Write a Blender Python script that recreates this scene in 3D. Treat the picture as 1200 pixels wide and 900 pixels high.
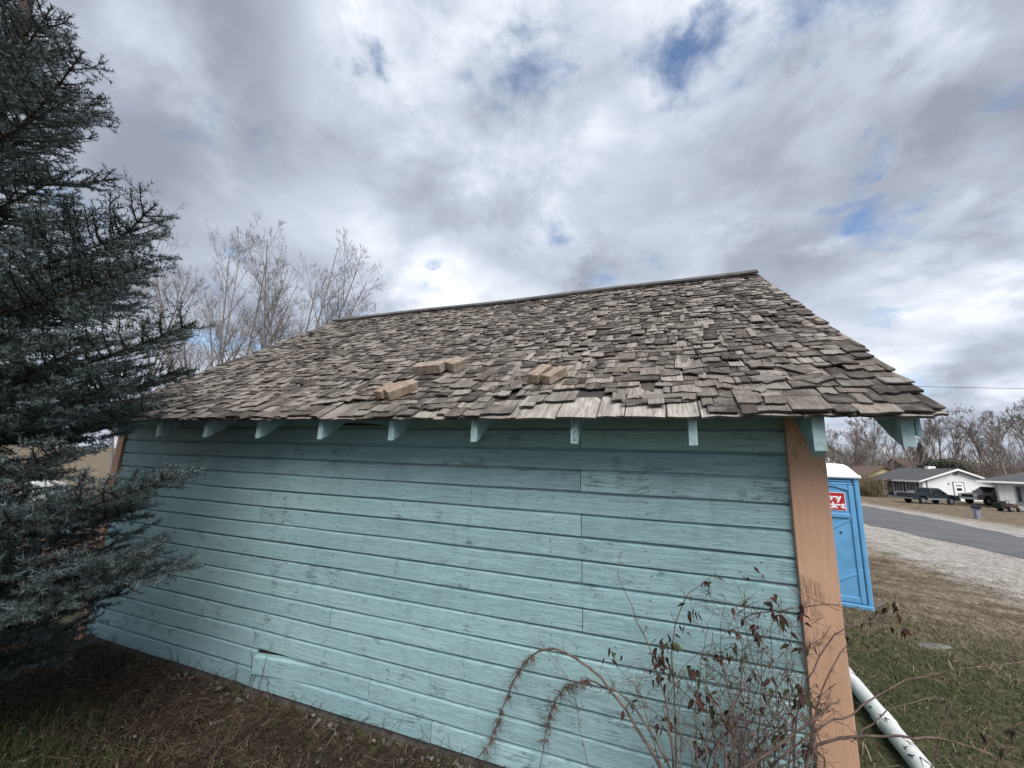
import bpy, math, random
import numpy as np
from mathutils import Matrix, Vector
random.seed(7); RS = np.random.RandomState(11)
R_ = math.radians
for o in list(bpy.data.objects): bpy.data.objects.remove(o)
SC = bpy.context.scene; COL = SC.collection

# ------------------------------------------------------------------ camera
cd = bpy.data.cameras.new('camera'); cam = bpy.data.objects.new('camera', cd); COL.objects.link(cam)
cd.sensor_width = 36; cd.sensor_fit = 'HORIZONTAL'; cd.lens = 473.39/1200*36; cd.clip_start = .03; cd.clip_end = 3000
PITCH, ROLL, YAW = .190898, .034701, -.363187
CAM = Vector((-.83076, -2.74944, 1.85380))
_f = Vector((math.sin(YAW)*math.cos(PITCH), math.cos(YAW)*math.cos(PITCH), math.sin(PITCH)))
_r = Vector((math.cos(YAW), -math.sin(YAW), 0)); _u = _r.cross(_f)
_r2 = _r*math.cos(ROLL)+_u*math.sin(ROLL); _u2 = _u*math.cos(ROLL)-_r*math.sin(ROLL)
cam.matrix_world = Matrix(((_r2.x,_u2.x,-_f.x,CAM.x),(_r2.y,_u2.y,-_f.y,CAM.y),(_r2.z,_u2.z,-_f.z,CAM.z),(0,0,0,1)))
SC.camera = cam

# ------------------------------------------------------------------ render settings
SC.view_settings.view_transform = 'Standard'; SC.view_settings.look = 'None'
SC.view_settings.exposure = .57; SC.view_settings.gamma = 1; SC.view_settings.use_curve_mapping = False
try:
    SC.cycles.use_denoising = True; SC.cycles.max_bounces = 6; SC.cycles.transparent_max_bounces = 6
    SC.cycles.sample_clamp_indirect = 6; SC.cycles.use_adaptive_sampling = True; SC.cycles.adaptive_threshold = .02
except Exception: pass

# ------------------------------------------------------------------ node helpers
class NT:
    def __init__(s, tree): s.t = tree; s.n = tree.nodes; s.l = tree.links
    def new(s, kind, **kw):
        nd = s.n.new(kind)
        for k, v in kw.items(): setattr(nd, k, v)
        return nd
    def put(s, sock, v):
        if hasattr(v, 'is_output') or isinstance(v, bpy.types.NodeSocket): s.l.new(v, sock)
        else:
            if isinstance(v, (tuple, list)) and len(v) == 3 and sock.type == 'RGBA': v = (*v, 1)
            sock.default_value = v
    def math(s, op, a, b=None, c=None, clamp=False):
        nd = s.new('ShaderNodeMath', operation=op, use_clamp=clamp)
        for i, v in enumerate((a, b, c)):
            if v is not None: s.put(nd.inputs[i], v)
        return nd.outputs[0]
    def vmath(s, op, a, b=None, out=0):
        nd = s.new('ShaderNodeVectorMath', operation=op); s.put(nd.inputs[0], a)
        if b is not None: s.put(nd.inputs[3] if op == 'SCALE' else nd.inputs[1], b)
        return nd.outputs[1] if op in ('DOT_PRODUCT', 'LENGTH', 'DISTANCE') else nd.outputs[0]
    def mix(s, fac, a, b, mode='MIX'):
        nd = s.new('ShaderNodeMix', data_type='RGBA', blend_type=mode)
        s.put(nd.inputs[0], fac); s.put(nd.inputs[6], a); s.put(nd.inputs[7], b); return nd.outputs[2]
    def noise(s, vec, scale=1, detail=4, rough=.55, dist=0, col=False):
        nd = s.new('ShaderNodeTexNoise'); s.put(nd.inputs['Vector'], vec)
        nd.inputs['Scale'].default_value = scale; nd.inputs['Detail'].default_value = detail
        nd.inputs['Roughness'].default_value = rough; nd.inputs['Distortion'].default_value = dist
        return nd.outputs['Color' if col else 'Fac']
    def vor(s, vec, scale=1, feature='F1', out='Distance'):
        nd = s.new('ShaderNodeTexVoronoi', feature=feature); s.put(nd.inputs['Vector'], vec); nd.inputs['Scale'].default_value = scale
        return nd.outputs[out]
    def ramp(s, fac, a, b, ca=0., cb=1., smooth=True):
        nd = s.new('ShaderNodeMapRange', interpolation_type='SMOOTHSTEP' if smooth else 'LINEAR')
        s.put(nd.inputs[0], fac)
        for i, v in zip((1, 2, 3, 4), (a, b, ca, cb)): nd.inputs[i].default_value = v
        return nd.outputs[0]
    def mapping(s, vec, scale=(1,1,1), loc=(0,0,0), rot=(0,0,0)):
        nd = s.new('ShaderNodeMapping'); s.put(nd.inputs['Vector'], vec); nd.inputs['Scale'].default_value = scale
        nd.inputs['Location'].default_value = loc; nd.inputs['Rotation'].default_value = rot; return nd.outputs[0]
    def attr(s, name, out='Fac'):
        nd = s.new('ShaderNodeAttribute', attribute_name=name); return nd.outputs[out]
    def xyz(s, vec):
        nd = s.new('ShaderNodeSeparateXYZ'); s.put(nd.inputs[0], vec); return nd.outputs
    def cxyz(s, x, y, z):
        nd = s.new('ShaderNodeCombineXYZ'); s.put(nd.inputs[0], x); s.put(nd.inputs[1], y); s.put(nd.inputs[2], z); return nd.outputs[0]
    def bump(s, h, strength=.5, dist=.01):
        nd = s.new('ShaderNodeBump'); s.put(nd.inputs['Height'], h)
        nd.inputs['Strength'].default_value = strength; nd.inputs['Distance'].default_value = dist; return nd.outputs[0]

MATS = {}
def material(name, fn):
    m = bpy.data.materials.new(name); m.use_nodes = True
    t = NT(m.node_tree); t.n.clear()
    out = t.new('ShaderNodeOutputMaterial'); p = t.new('ShaderNodeBsdfPrincipled')
    t.l.new(p.outputs[0], out.inputs[0])
    t.out = out; t.p = p
    r = fn(t) or {}
    for k, v in r.items(): t.put(p.inputs[k], v)
    MATS[name] = m; return m
def objco(t): return t.new('ShaderNodeTexCoord').outputs['Object']
def worldpos(t): return t.new('ShaderNodeNewGeometry').outputs['Position']
def orand(t): return t.new('ShaderNodeObjectInfo').outputs['Random']
def texco(t):
    # surface coordinates in metres stored on the mesh, shifted per object
    a = t.attr('tex', 'Vector'); r = t.math('MULTIPLY', orand(t), 37.)
    return t.vmath('ADD', a, t.cxyz(r, t.math('MULTIPLY', r, 1.7), r))
def plain(name, c, rough=.6, var=.12, scale=6, metal=0., bump=0.):
    def fn(t):
        v = objco(t); n = t.noise(v, scale, 5)
        k = t.ramp(n, .3, .7, 1-var, 1+var)
        col = t.vmath('SCALE', c, k); col = t.mix(1., (0,0,0), col, 'ADD')
        d = {'Base Color': col, 'Roughness': rough, 'Metallic': metal}
        if bump: d['Normal'] = t.bump(t.noise(v, scale*6, 4), bump, .01)
        return d
    return material(name, fn)

# ------------------------------------------------------------------ world: broken overcast
SUN_EL, SUN_AZ = R_(48), R_(148)          # azimuth measured from +Y towards +X (the sun stands behind the camera, to the right)
W = bpy.data.worlds.new('World'); SC.world = W; W.use_nodes = True
wt = NT(W.node_tree); wt.n.clear()
wo = wt.new('ShaderNodeOutputWorld'); bg = wt.new('ShaderNodeBackground'); wt.l.new(bg.outputs[0], wo.inputs[0])
bg.inputs['Strength'].default_value = .1
sky = wt.new('ShaderNodeTexSky', sky_type='NISHITA', sun_disc=False)
sky.sun_elevation = SUN_EL; sky.sun_rotation = SUN_AZ; sky.air_density = 1.; sky.dust_density = .6; sky.ozone_density = 1.5
D = wt.new('ShaderNodeTexCoord').outputs['Generated']
dx, dy, dz = wt.xyz(D)
dzc = wt.math('ADD', wt.math('MAXIMUM', dz, 0.), .30)
P = wt.cxyz(wt.math('DIVIDE', dx, dzc), wt.math('DIVIDE', dy, dzc), 0.)
Dn = wt.vmath('NORMALIZE', D)
Pr = wt.mapping(P, (1., 1., 1.), (3.1, 1.4, .0))
warp = wt.noise(Pr, 1.6, 2, .5, 0, True)
Pw = wt.vmath('ADD', Pr, wt.vmath('SCALE', wt.vmath('SUBTRACT', warp, (.5,.5,.5)), .22))
n1 = wt.noise(Pw, 1.5, 4, .5)                                   # broad cloud masses
n2 = wt.noise(wt.mapping(Pw, (1,1,1), (7.7, 2.2, 3.3)), 3.2, 6, .58)   # their billows
def lobes(lst, wob):
    tot = None
    for (u, v, r, a) in lst:
        c = wt.vmath('DOT_PRODUCT', Dn, tuple(pxdir(u, v)))
        if wob: c = wt.math('ADD', c, wt.math('MULTIPLY', wt.math('SUBTRACT', n2, .5), wob*r))
        g_ = wt.ramp(c, math.cos(r), 1., 0., a); tot = g_ if tot is None else wt.math('ADD', tot, g_)
    return tot
def pxdir(u, v):   # direction of a cloud feature in the sky
    return (((u-600)/473.39)*_r2 - ((v-450)/473.39)*_u2 + _f).normalized()
# thin places in the cloud deck
n3 = wt.noise(wt.mapping(Pw, (1,1,1), (2.4, 8.1, 5.3)), 4.4, 8, .58, 0.)  # ragged edges of the thin places
gaps = lobes([(1000,203,.085,.24),(1008,182,.07,.12),(985,210,.12,.06),(990,12,.10,.12),(838,76,.09,.06),(800,100,.06,.06),(885,48,.12,.02),(755,100,.12,.05),(502,265,.06,.28),(485,235,.08,.18),(428,88,.08,.22),(415,110,.12,.14),(490,40,.35,.08),(660,25,.25,.03)], .35)
dens = wt.math('SUBTRACT', wt.math('MULTIPLY_ADD', n3, 1.9, -.45), gaps)
cover = wt.ramp(dens, -.02, .42)
puff = wt.new('ShaderNodeTexVoronoi', feature='SMOOTH_F1'); wt.put(puff.inputs['Vector'], wt.vmath('ADD', Pw, wt.vmath('SCALE', wt.noise(Pr, 5., 4, .55, 0, True), .16)))
puff.inputs['Scale'].default_value = 3.1; puff.inputs['Smoothness'].default_value = .6
# light and dark of the cloud undersides
thick = lobes([(240,168,.34,.24),(850,245,.30,.20),(1100,90,.42,.12),(1090,285,.26,.12),(620,250,.2,.10),(150,60,.3,.10)], .5)
bright = lobes([(905,125,.26,.26),(560,110,.30,.20),(330,90,.22,.16),(600,330,.34,.14),(1050,360,.2,.16),(1170,240,.2,.1)], .5)
tone = wt.math('ADD', wt.math('MULTIPLY', wt.math('SUBTRACT', n1, .5), 1.5), wt.math('MULTIPLY', wt.math('SUBTRACT', n2, .5), 1.35))
tone = wt.math('ADD', wt.math('SUBTRACT', wt.math('ADD', tone, bright), thick), .50)
tone = wt.math('ADD', tone, wt.math('MULTIPLY', wt.math('SUBTRACT', .42, puff.outputs['Distance']), .55))
cl = wt.new('ShaderNodeValToRGB'); wt.put(cl.inputs[0], tone)
tone_ = wt.math('MULTIPLY_ADD', tone, 1.12, -.04); wt.put(cl.inputs[0], tone_)
e0, e1 = cl.color_ramp.elements; e0.position = .0; e1.position = .98
e0.color = (2.30, 2.55, 3.15, 1); e1.color = (7.2, 7.45, 7.9, 1)
em = cl.color_ramp.elements.new(.5); em.color = (4.30, 4.72, 5.50, 1)
skyc = wt.mix(cover, wt.mix(1., (1.25,1.25,1.25,1), sky.outputs[0], 'MULTIPLY'), cl.outputs[0])
wt.put(bg.inputs['Color'], skyc)
try: W.cycles.sampling_method = 'MANUAL'; W.cycles.sample_map_resolution = 512
except Exception: pass

sl = bpy.data.lights.new('sun', 'SUN'); so = bpy.data.objects.new('sun', sl); COL.objects.link(so)
sl.energy = 2.7; sl.angle = R_(40); sl.color = (1., .96, .9)
sd = Vector((math.sin(SUN_AZ)*math.cos(SUN_EL), math.cos(SUN_AZ)*math.cos(SUN_EL), math.sin(SUN_EL)))
so.rotation_euler = sd.to_track_quat('Z', 'Y').to_euler(); so.location = sd*50

# ------------------------------------------------------------------ mesh helpers
def np_mesh(name, V, F, attrs=None, smooth=False):
    """V (n,3); F list of int arrays (m,k); attrs {name: (n,) or (n,3)}"""
    me = bpy.data.meshes.new(name); V = np.asarray(V, np.float32)
    F = [np.asarray(f, np.int32) for f in (F if isinstance(F, list) else [F]) if len(f)]
    me.vertices.add(len(V)); me.vertices.foreach_set('co', V.ravel())
    nl = sum(f.size for f in F); npoly = sum(len(f) for f in F)
    me.loops.add(nl); me.polygons.add(npoly)
    me.loops.foreach_set('vertex_index', np.concatenate([f.ravel() for f in F]))
    tot = np.concatenate([np.full(len(f), f.shape[1], np.int32) for f in F])
    me.polygons.foreach_set('loop_start', np.concatenate([[0], np.cumsum(tot)[:-1]]).astype(np.int32))
    me.polygons.foreach_set('loop_total', tot) if False else None
    if smooth: me.polygons.foreach_set('use_smooth', np.ones(npoly, bool))
    for k, a in (attrs or {}).items():
        a = np.asarray(a, np.float32)
        at = me.attributes.new(k, 'FLOAT_VECTOR' if a.ndim == 2 else 'FLOAT', 'POINT')
        at.data.foreach_set('vector' if a.ndim == 2 else 'value', a.ravel())
    me.update(calc_edges=True); me.validate(); return me
class MB:
    """collects shapes of ONE mesh (parent-local coordinates)"""
    def __init__(s): s.v = []; s.f = []; s.tex = []
    def add(s, vs, fs, tex=None):
        b = len(s.v); s.v += [tuple(v) for v in vs]; s.f += [tuple(i+b for i in f) for f in fs]
        s.tex += [tuple(t) for t in (tex if tex is not None else vs)]; return s
    def box(s, x0, x1, y0, y1, z0, z1):
        return s.add([(x0,y0,z0),(x1,y0,z0),(x1,y1,z0),(x0,y1,z0),(x0,y0,z1),(x1,y0,z1),(x1,y1,z1),(x0,y1,z1)],
              [(0,3,2,1),(4,5,6,7),(0,1,5,4),(1,2,6,5),(2,3,7,6),(3,0,4,7)])
    def prism(s, poly, axis, a, b):
        """extrude a polygon of (p,q) along axis: 'x' -> (y,z), 'y' -> (x,z), 'z' -> (x,y)"""
        def mk(p, q, c): return {'x': (c,p,q), 'y': (p,c,q), 'z': (p,q,c)}[axis]
        n = len(poly); vs = [mk(p,q,a) for p,q in poly]+[mk(p,q,b) for p,q in poly]
        fs = [tuple(range(n)), tuple(range(2*n-1, n-1, -1))]+[(i, i+n, (i+1) % n+n, (i+1) % n) for i in range(n)]
        return s.add(vs, fs)
    def loft(s, rings, closed=True, caps=True):
        n = len(rings[0]); vs = [p for r in rings for p in r]; fs = []
        for i in range(len(rings)-1):
            for j in range(n if closed else n-1):
                k = (j+1) % n; fs.append((i*n+j, i*n+k, (i+1)*n+k, (i+1)*n+j))
        if caps and closed: fs += [tuple(range(n))[::-1], tuple(range((len(rings)-1)*n, len(rings)*n))]
        return s.add(vs, fs)
    def tube(s, pts, rad, sides=6):
        pts = [Vector(p) for p in pts]; rads = rad if hasattr(rad, '__len__') else [rad]*len(pts); rings = []
        for i, p in enumerate(pts):
            d = (pts[min(i+1, len(pts)-1)]-pts[max(i-1, 0)]).normalized()
            a = d.cross(Vector((0,0,1))); a = a.normalized() if a.length > 1e-3 else Vector((1,0,0)); b = d.cross(a)
            rings.append([p+(a*math.cos(t)+b*math.sin(t))*rads[i] for t in [2*math.pi*k/sides for k in range(sides)]])
        return s.loft(rings)
    def disc(s, c, axis, r, h0, h1, sides=16, r2=None):
        """short cylinder about axis ('x','y','z') between offsets h0,h1 from centre"""
        r2 = r if r2 is None else r2; rings = []
        for h, rr in ((h0, r), (h1, r2)):
            ring = []
            for k in range(sides):
                a = 2*math.pi*k/sides; p, q = rr*math.cos(a), rr*math.sin(a)
                o = {'x': (h,p,q), 'y': (p,h,q), 'z': (p,q,h)}[axis]; ring.append((c[0]+o[0], c[1]+o[1], c[2]+o[2]))
            rings.append(ring)
        return s.loft(rings)
    def mesh(s, name):
        me = bpy.data.meshes.new(name); me.from_pydata([tuple(v) for v in s.v], [], s.f)
        at = me.attributes.new('tex', 'FLOAT_VECTOR', 'POINT'); at.data.foreach_set('vector', np.array(s.tex, np.float32).ravel())
        bm_fix(me); return me
    def build(s, name, mat, parent=None, bevel=0, smooth=False, label=None):
        o = link(name, s.mesh(name), mat, parent, label)
        if bevel:
            m = o.modifiers.new('bevel', 'BEVEL'); m.width = bevel; m.segments = 2; m.limit_method = 'ANGLE'; m.angle_limit = R_(35)
        if smooth:
            for p in o.data.polygons: p.use_smooth = True
        return o
import bmesh
def bm_fix(me):
    b = bmesh.new(); b.from_mesh(me); bmesh.ops.recalc_face_normals(b, faces=b.faces); b.to_mesh(me); b.free()
def link(name, me, mat, parent=None, label=None):
    o = bpy.data.objects.new(name, me); COL.objects.link(o)
    if mat is not None and len(me.materials) == 0: me.materials.append(MATS[mat] if isinstance(mat, str) else mat)
    if parent is not None: o.parent = parent
    if label: o['label'] = label
    return o
def thing(name, label, cat, loc=(0,0,0), rz=0., group=None):
    o = bpy.data.objects.new(name, None); COL.objects.link(o); o.empty_display_size = .2
    o.location = loc; o.rotation_euler = (0,0,rz); return tag(o, label, cat, group)
def tag(o, label=None, cat=None, group=None, kind=None):
    if label: o['label'] = label
    if cat: o['category'] = cat
    if group: o['group'] = group
    if kind: o['kind'] = kind
    return o
def copy_tree(o, parent=None):
    c = o.copy(); COL.objects.link(c); c.parent = parent
    for ch in list(o.children): copy_tree(ch, c)
    return c
def norm(a): return a/np.maximum(np.linalg.norm(a, axis=-1, keepdims=True), 1e-9)
def tubes(P, Rad, sides=3):
    """P (n,k,3) polylines, Rad (n,k) -> V,F"""
    n, k, _ = P.shape
    T = np.empty_like(P); T[:,1:-1] = P[:,2:]-P[:,:-2]; T[:,0] = P[:,1]-P[:,0]; T[:,-1] = P[:,-1]-P[:,-2]; T = norm(T)
    up = np.zeros_like(T); up[...,2] = 1; up[np.abs(T[...,2]) > .95] = (1,0,0)
    A = norm(np.cross(T, up)); B = np.cross(T, A)
    ang = 2*np.pi*np.arange(sides)/sides
    V = P[:,:,None,:]+Rad[:,:,None,None]*(A[:,:,None,:]*np.cos(ang)[:,None]+B[:,:,None,:]*np.sin(ang)[:,None])
    idx = np.arange(n*k*sides).reshape(n,k,sides); nx = np.roll(idx, -1, 2)
    F = np.stack([idx[:,:-1], nx[:,:-1], nx[:,1:], idx[:,1:]], -1).reshape(-1,4)
    return V.reshape(-1,3), F
def cat_geo(parts):
    V = []; F = {}; off = 0
    for v, fs in parts:
        for f in (fs if isinstance(fs, list) else [fs]):
            F.setdefault(f.shape[1], []).append(f+off)
        V.append(v); off += len(v)
    return np.concatenate(V), [np.concatenate(x) for x in F.values()]

# ------------------------------------------------------------------ terrain
GR = [-1e4,1,6,45,66,130,400,1e4]; GZ = [-.07,-.07,-.22,-.72,-.72,3.0,9,9]
def gnd(x, y): return np.interp(.42*np.asarray(x)+.9*np.asarray(y), GR, GZ)
ROAD_Y = [-60,0,13.8,21.3,30,40,80,140]; ROAD_N = [11.0,9.4,8.61,7.9,7.9,8.0,8.2,8.6]; ROAD_F = [14.4,13.0,12.45,12.8,13.95,14.4,14.8,15.2]

# ================================================================== MATERIALS
def m_ground(t):
    p = worldpos(t); x, y, z = t.xyz(p); flat = t.cxyz(x, y, 0.)
    nb = t.noise(flat, .35, 5, .6); nm = t.noise(flat, 1.7, 6, .65); nf = t.noise(flat, 14, 6, .7)
    ns = t.noise(t.mapping(flat, (5., 1.6, 1.), rot=(0,0,R_(28))), 3.2, 5, .7)
    soil = t.mix(t.ramp(nf, .3, .7), (.052,.039,.027), (.165,.130,.092))
    straw = t.mix(t.ramp(ns, .35, .68), (.095,.072,.048), (.33,.27,.19))
    grass = t.mix(t.ramp(nf, .3, .7), (.028,.036,.014), (.085,.088,.042))
    c = t.mix(t.ramp(nm, .42, .56), soil, straw)
    # greener beside the shed, straw coloured towards the road
    dsh = t.math('ADD', t.math('MULTIPLY', y, .75), t.math('MULTIPLY', x, .5))
    gmask = t.math('MULTIPLY', t.ramp(t.math('ADD', dsh, t.math('MULTIPLY', t.math('SUBTRACT', nb, .5), 5)), 3.2, 5.6, 1., 0.), t.ramp(nm, .35, .6, .35, 1.))
    gmask = t.math('MULTIPLY', gmask, t.ramp(x, -11., -7.5)); c = t.mix(gmask, c, grass)
    # pale gravel between yard and road
    gv = t.vor(flat, 16, 'F1', 'Color'); gx, _, _ = t.xyz(gv)
    grav = t.mix(t.ramp(t.math('ADD', t.math('MULTIPLY', gx, .5), t.math('MULTIPLY', nm, .6)), .2, .9), (.20,.18,.16), (.48,.45,.41))
    trk = t.noise(t.mapping(flat, (2.4, .22, 1.), rot=(0,0,R_(8))), 1.5, 5, .65); grav = t.mix(t.ramp(trk, .50, .66, 0, .55), grav, (.17,.145,.115))
    gr = t.math('ADD', x, t.math('MULTIPLY', t.math('SUBTRACT', nm, .5), 3.2))
    gr = t.math('ADD', gr, t.math('MULTIPLY', t.math('SUBTRACT', ns, .5), 1.6))
    grm = t.math('MULTIPLY', t.ramp(gr, 4.2, 5.6), t.ramp(x, 14.5, 17.5, 1., 0.))
    c = t.mix(grm, c, grav)
    h = t.math('ADD', nf, t.math('MULTIPLY', nm, 1.5))
    return {'Base Color': c, 'Roughness': 1., 'Specular IOR Level': .15, 'Normal': t.bump(h, .7, .05)}
material('ground', m_ground)
def m_asphalt(t):
    p = worldpos(t); n = t.noise(p, 60, 3); b = t.noise(p, .5, 5, .6); s = t.noise(t.mapping(p, (3., .25, 1)), 1.2, 4)
    c = t.mix(t.ramp(n, .3, .7), (.066,.068,.073), (.118,.120,.127)); c = t.mix(t.ramp(b, .4, .65, 0, .5), c, (.16,.158,.155))
    c = t.mix(t.ramp(s, .62, .7, 0, .5), c, (.06,.06,.062))
    return {'Base Color': c, 'Roughness': .85, 'Normal': t.bump(n, .3, .01)}
material('asphalt', m_asphalt)

def paint(name, c0, c1, wood, patch=.52, grain='x', dirt=.0, sy=1.):
    def fn(t):
        v = texco(t)
        sc = (5., 75.*sy, 5.) if grain == 'x' else (75., 75., 4.)
        big = t.noise(v, 1.6, 4, .6); mid = t.noise(v, 7., 4, .6)
        g = t.noise(t.mapping(v, sc), 1., 6, .7, .4)
        g2 = t.noise(t.mapping(v, tuple(k*(.50 if k < 10 else .50) for k in sc), (4.,9.,2.)), 1., 8, .75, 1.2)
        line = t.ramp(t.math('ABSOLUTE', t.math('SUBTRACT', g2, .5)), .0, .024, 1., 0.)
        pm = t.ramp(t.math('ADD', t.math('MULTIPLY', big, .55), t.math('MULTIPLY', mid, .45)), patch, patch+.07)
        ve = t.vor(t.mapping(v, (13.,30.,13.) if grain == 'x' else (30.,30.,9.)), 1., 'DISTANCE_TO_EDGE')
        chk = t.math('MULTIPLY', t.ramp(ve, .015, .07, 1., 0.), t.ramp(mid, .58, .66))
        pm = t.math('MULTIPLY_ADD', pm, .78, .22 if grain == 'x' else .04)
        crack = t.math('MINIMUM', t.math('ADD', t.math('MULTIPLY', line, pm), t.math('MULTIPLY', chk, .25)), 1.)
        spot = t.math('MULTIPLY', t.ramp(t.noise(t.mapping(v, (22.,40.,22.)), 1., 3, .6), .735, .765), t.ramp(big, .5, .6))
        col = t.mix(t.ramp(t.math('ADD', t.math('MULTIPLY', big, .5), t.math('MULTIPLY', g, .5)), .3, .7), c0, c1)
        rr = t.attr('rnd'); col = t.mix(1., col, t.mix(rr, (.86,.88,.90), (1.08,1.06,1.05)), 'MULTIPLY')
        col = t.mix(t.math('MULTIPLY', crack, .60), col, wood); col = t.mix(spot, col, wood)
        drip = t.noise(t.mapping(v, (16.,1.6,1.) if grain == 'x' else (16.,16.,1.2)), 1., 5, .6); col = t.mix(t.ramp(drip, .52, .75, 0, .30), col, t.mix(.5, c0, wood))
        h = t.math('SUBTRACT', t.math('ADD', t.math('MULTIPLY', g, .55), t.math('MULTIPLY', t.noise(t.mapping(v, (26.,70.,26.) if grain == 'x' else (70.,70.,18.)), 1., 4, .65), .55)), t.math('MULTIPLY', crack, .9))
        return {'Base Color': col, 'Roughness': .62, 'Specular IOR Level': .35, 'Normal': t.bump(h, .75, .006)}
    return material(name, fn)
paint('teal', (.248,.396,.420), (.302,.460,.485), (.055,.075,.076), patch=.548)
paint('teal_light', (.30,.43,.44), (.40,.53,.54), (.06,.08,.08))
paint('orange_paint', (.50,.285,.185), (.58,.355,.24), (.19,.115,.08), patch=.56, grain='y')
def m_shingle(t):
    v = texco(t); rnd = t.math('FRACT', t.math('ADD', t.attr('rnd'), t.math('MULTIPLY', orand(t), 3.7)))
    pale = t.attr('pale')
    g = t.noise(t.mapping(v, (70., 4.5, 40.)), 1., 5, .65); gb = t.noise(v, 9., 4, .6); gs = t.noise(t.mapping(v, (160., 9., 60.)), 1., 3, .6)
    base = t.new('ShaderNodeValToRGB'); t.put(base.inputs[0], rnd)
    e = base.color_ramp.elements; e[0].position = 0; e[0].color = (.047,.040,.035,1); e[1].position = 1; e[1].color = (.37,.325,.285,1)
    a = e.new(.35); a.color = (.112,.096,.083,1); b = e.new(.75); b.color = (.205,.178,.155,1)
    c = t.mix(pale, base.outputs[0], (.48,.45,.41))
    c = t.mix(t.ramp(g, .35, .66, .55, 0), c, (.045,.038,.034)); c = t.mix(t.ramp(gb, .45, .7, 0, .45), c, (.30,.275,.25))
    c = t.mix(t.ramp(gs, .60, .68, 0, .6), c, (.03,.026,.023)); c = t.mix(t.math('MULTIPLY', t.attr('butt'), .8), c, (.030,.026,.024))  # butt darkening paints the shadow line of each course over the end grain
    return {'Base Color': c, 'Roughness': .92, 'Specular IOR Level': .2, 'Normal': t.bump(t.math('ADD', g, t.math('MULTIPLY', gs, .5)), .8, .006)}
material('shingle', m_shingle)
plain('grey_board', (.085,.080,.078), .9, .3, 8, bump=.4)
def m_brick(t):
    v = objco(t); r = orand(t); n = t.noise(v, 30, 6, .7); nb = t.noise(v, 8, 3)
    c = t.mix(r, (.34,.225,.165), (.36,.31,.255)); c = t.mix(t.ramp(n, .40, .62, .75, 0), c, (.17,.135,.105)); c = t.mix(t.ramp(nb, .5, .7, 0, .4), c, (.42,.38,.33))
    return {'Base Color': c, 'Roughness': .95, 'Normal': t.bump(n, .9, .012)}
material('brick', m_brick)
plain('nail', (.06,.055,.05), .8, .3); plain('dark_wood', (.05,.042,.036), .9, .3, 12)
plain('stone', (.15,.143,.132), .95, .35, 14, bump=.6)
plain('stone_dark', (.12,.115,.105), .95, .4, 14, bump=.6); plain('concrete', (.30,.30,.285), .95, .25, 9, bump=.5)
plain('pvc', (.66,.67,.65), .4, .16, 7)
plain('black_mark', (.012,.012,.013), .6)
plain('potty_blue', (.12,.335,.585), .5, .10, 4)
plain('potty_white', (.80,.84,.86), .5, .05, 3)
plain('sign_red', (.42,.018,.035), .4, .08, 6); plain('sign_white', (.86,.86,.86), .4, .02)
plain('house_white', (.74,.75,.76), .7, .05, 2); plain('house_white_warm', (.70,.70,.68), .75, .08, 2)
plain('house_yellow', (.42,.36,.20), .8, .12, 2); plain('trim_white', (.80,.80,.80), .6, .04)
plain('roof_dark', (.075,.075,.078), .95, .2, 3, bump=.4); plain('roof_brown', (.13,.085,.07), .95, .2, 3)
plain('window_dark', (.02,.023,.027), .12, .2); plain('shutter', (.02,.02,.022), .6)
plain('car_black', (.013,.022,.027), .3, .2, 2); plain('car_grey', (.19,.20,.21), .4, .1); plain('car_tan', (.24,.20,.155), .3, .1, 2)
plain('tyre', (.014,.014,.014), .9); plain('rim', (.30,.30,.31), .35, .1, metal=.7); plain('chrome', (.5,.5,.52), .25, .1, metal=.9)
plain('lamp', (.75,.75,.72), .15, .05); plain('red_brown', (.06,.026,.02), .6, .2); plain('moto_blue', (.03,.06,.28), .3); plain('moto_white', (.75,.76,.8), .35)
plain('mail_grey', (.20,.22,.26), .6); plain('wire', (.02,.02,.02), .7)
plain('lumber', (.075,.045,.033), .85, .3, 6)
def m_bark(name, c0, c1):
    def fn(t):
        v = objco(t); n = t.noise(t.mapping(v, (1,1,.3)), 18, 5, .65)
        return {'Base Color': t.mix(t.ramp(n, .3, .7), c0, c1), 'Roughness': .95, 'Specular IOR Level': .2, 'Normal': t.bump(n, .6, .02)}
    return material(name, fn)
m_bark('bark_grey', (.12,.108,.10), (.25,.23,.22)); m_bark('bark_pale', (.16,.14,.125), (.30,.275,.255)); m_bark('bark_spruce', (.030,.025,.021), (.075,.062,.052))
m_bark('bark_brown', (.12,.098,.086), (.25,.213,.19))
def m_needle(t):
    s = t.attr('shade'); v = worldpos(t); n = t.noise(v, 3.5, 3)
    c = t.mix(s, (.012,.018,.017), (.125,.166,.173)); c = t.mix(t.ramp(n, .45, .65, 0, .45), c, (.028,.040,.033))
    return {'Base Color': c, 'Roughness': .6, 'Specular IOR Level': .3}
material('needle', m_needle)
plain('evergreen', (.022,.030,.018), .7, .5, 5); plain('evergreen_far', (.05,.055,.045), .9, .4, 3)
def m_cane(t):
    n = t.noise(objco(t), 25, 4)
    return {'Base Color': t.mix(t.ramp(n, .3, .7), (.060,.036,.030), (.17,.12,.095)), 'Roughness': .7}
material('cane', m_cane)
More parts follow.
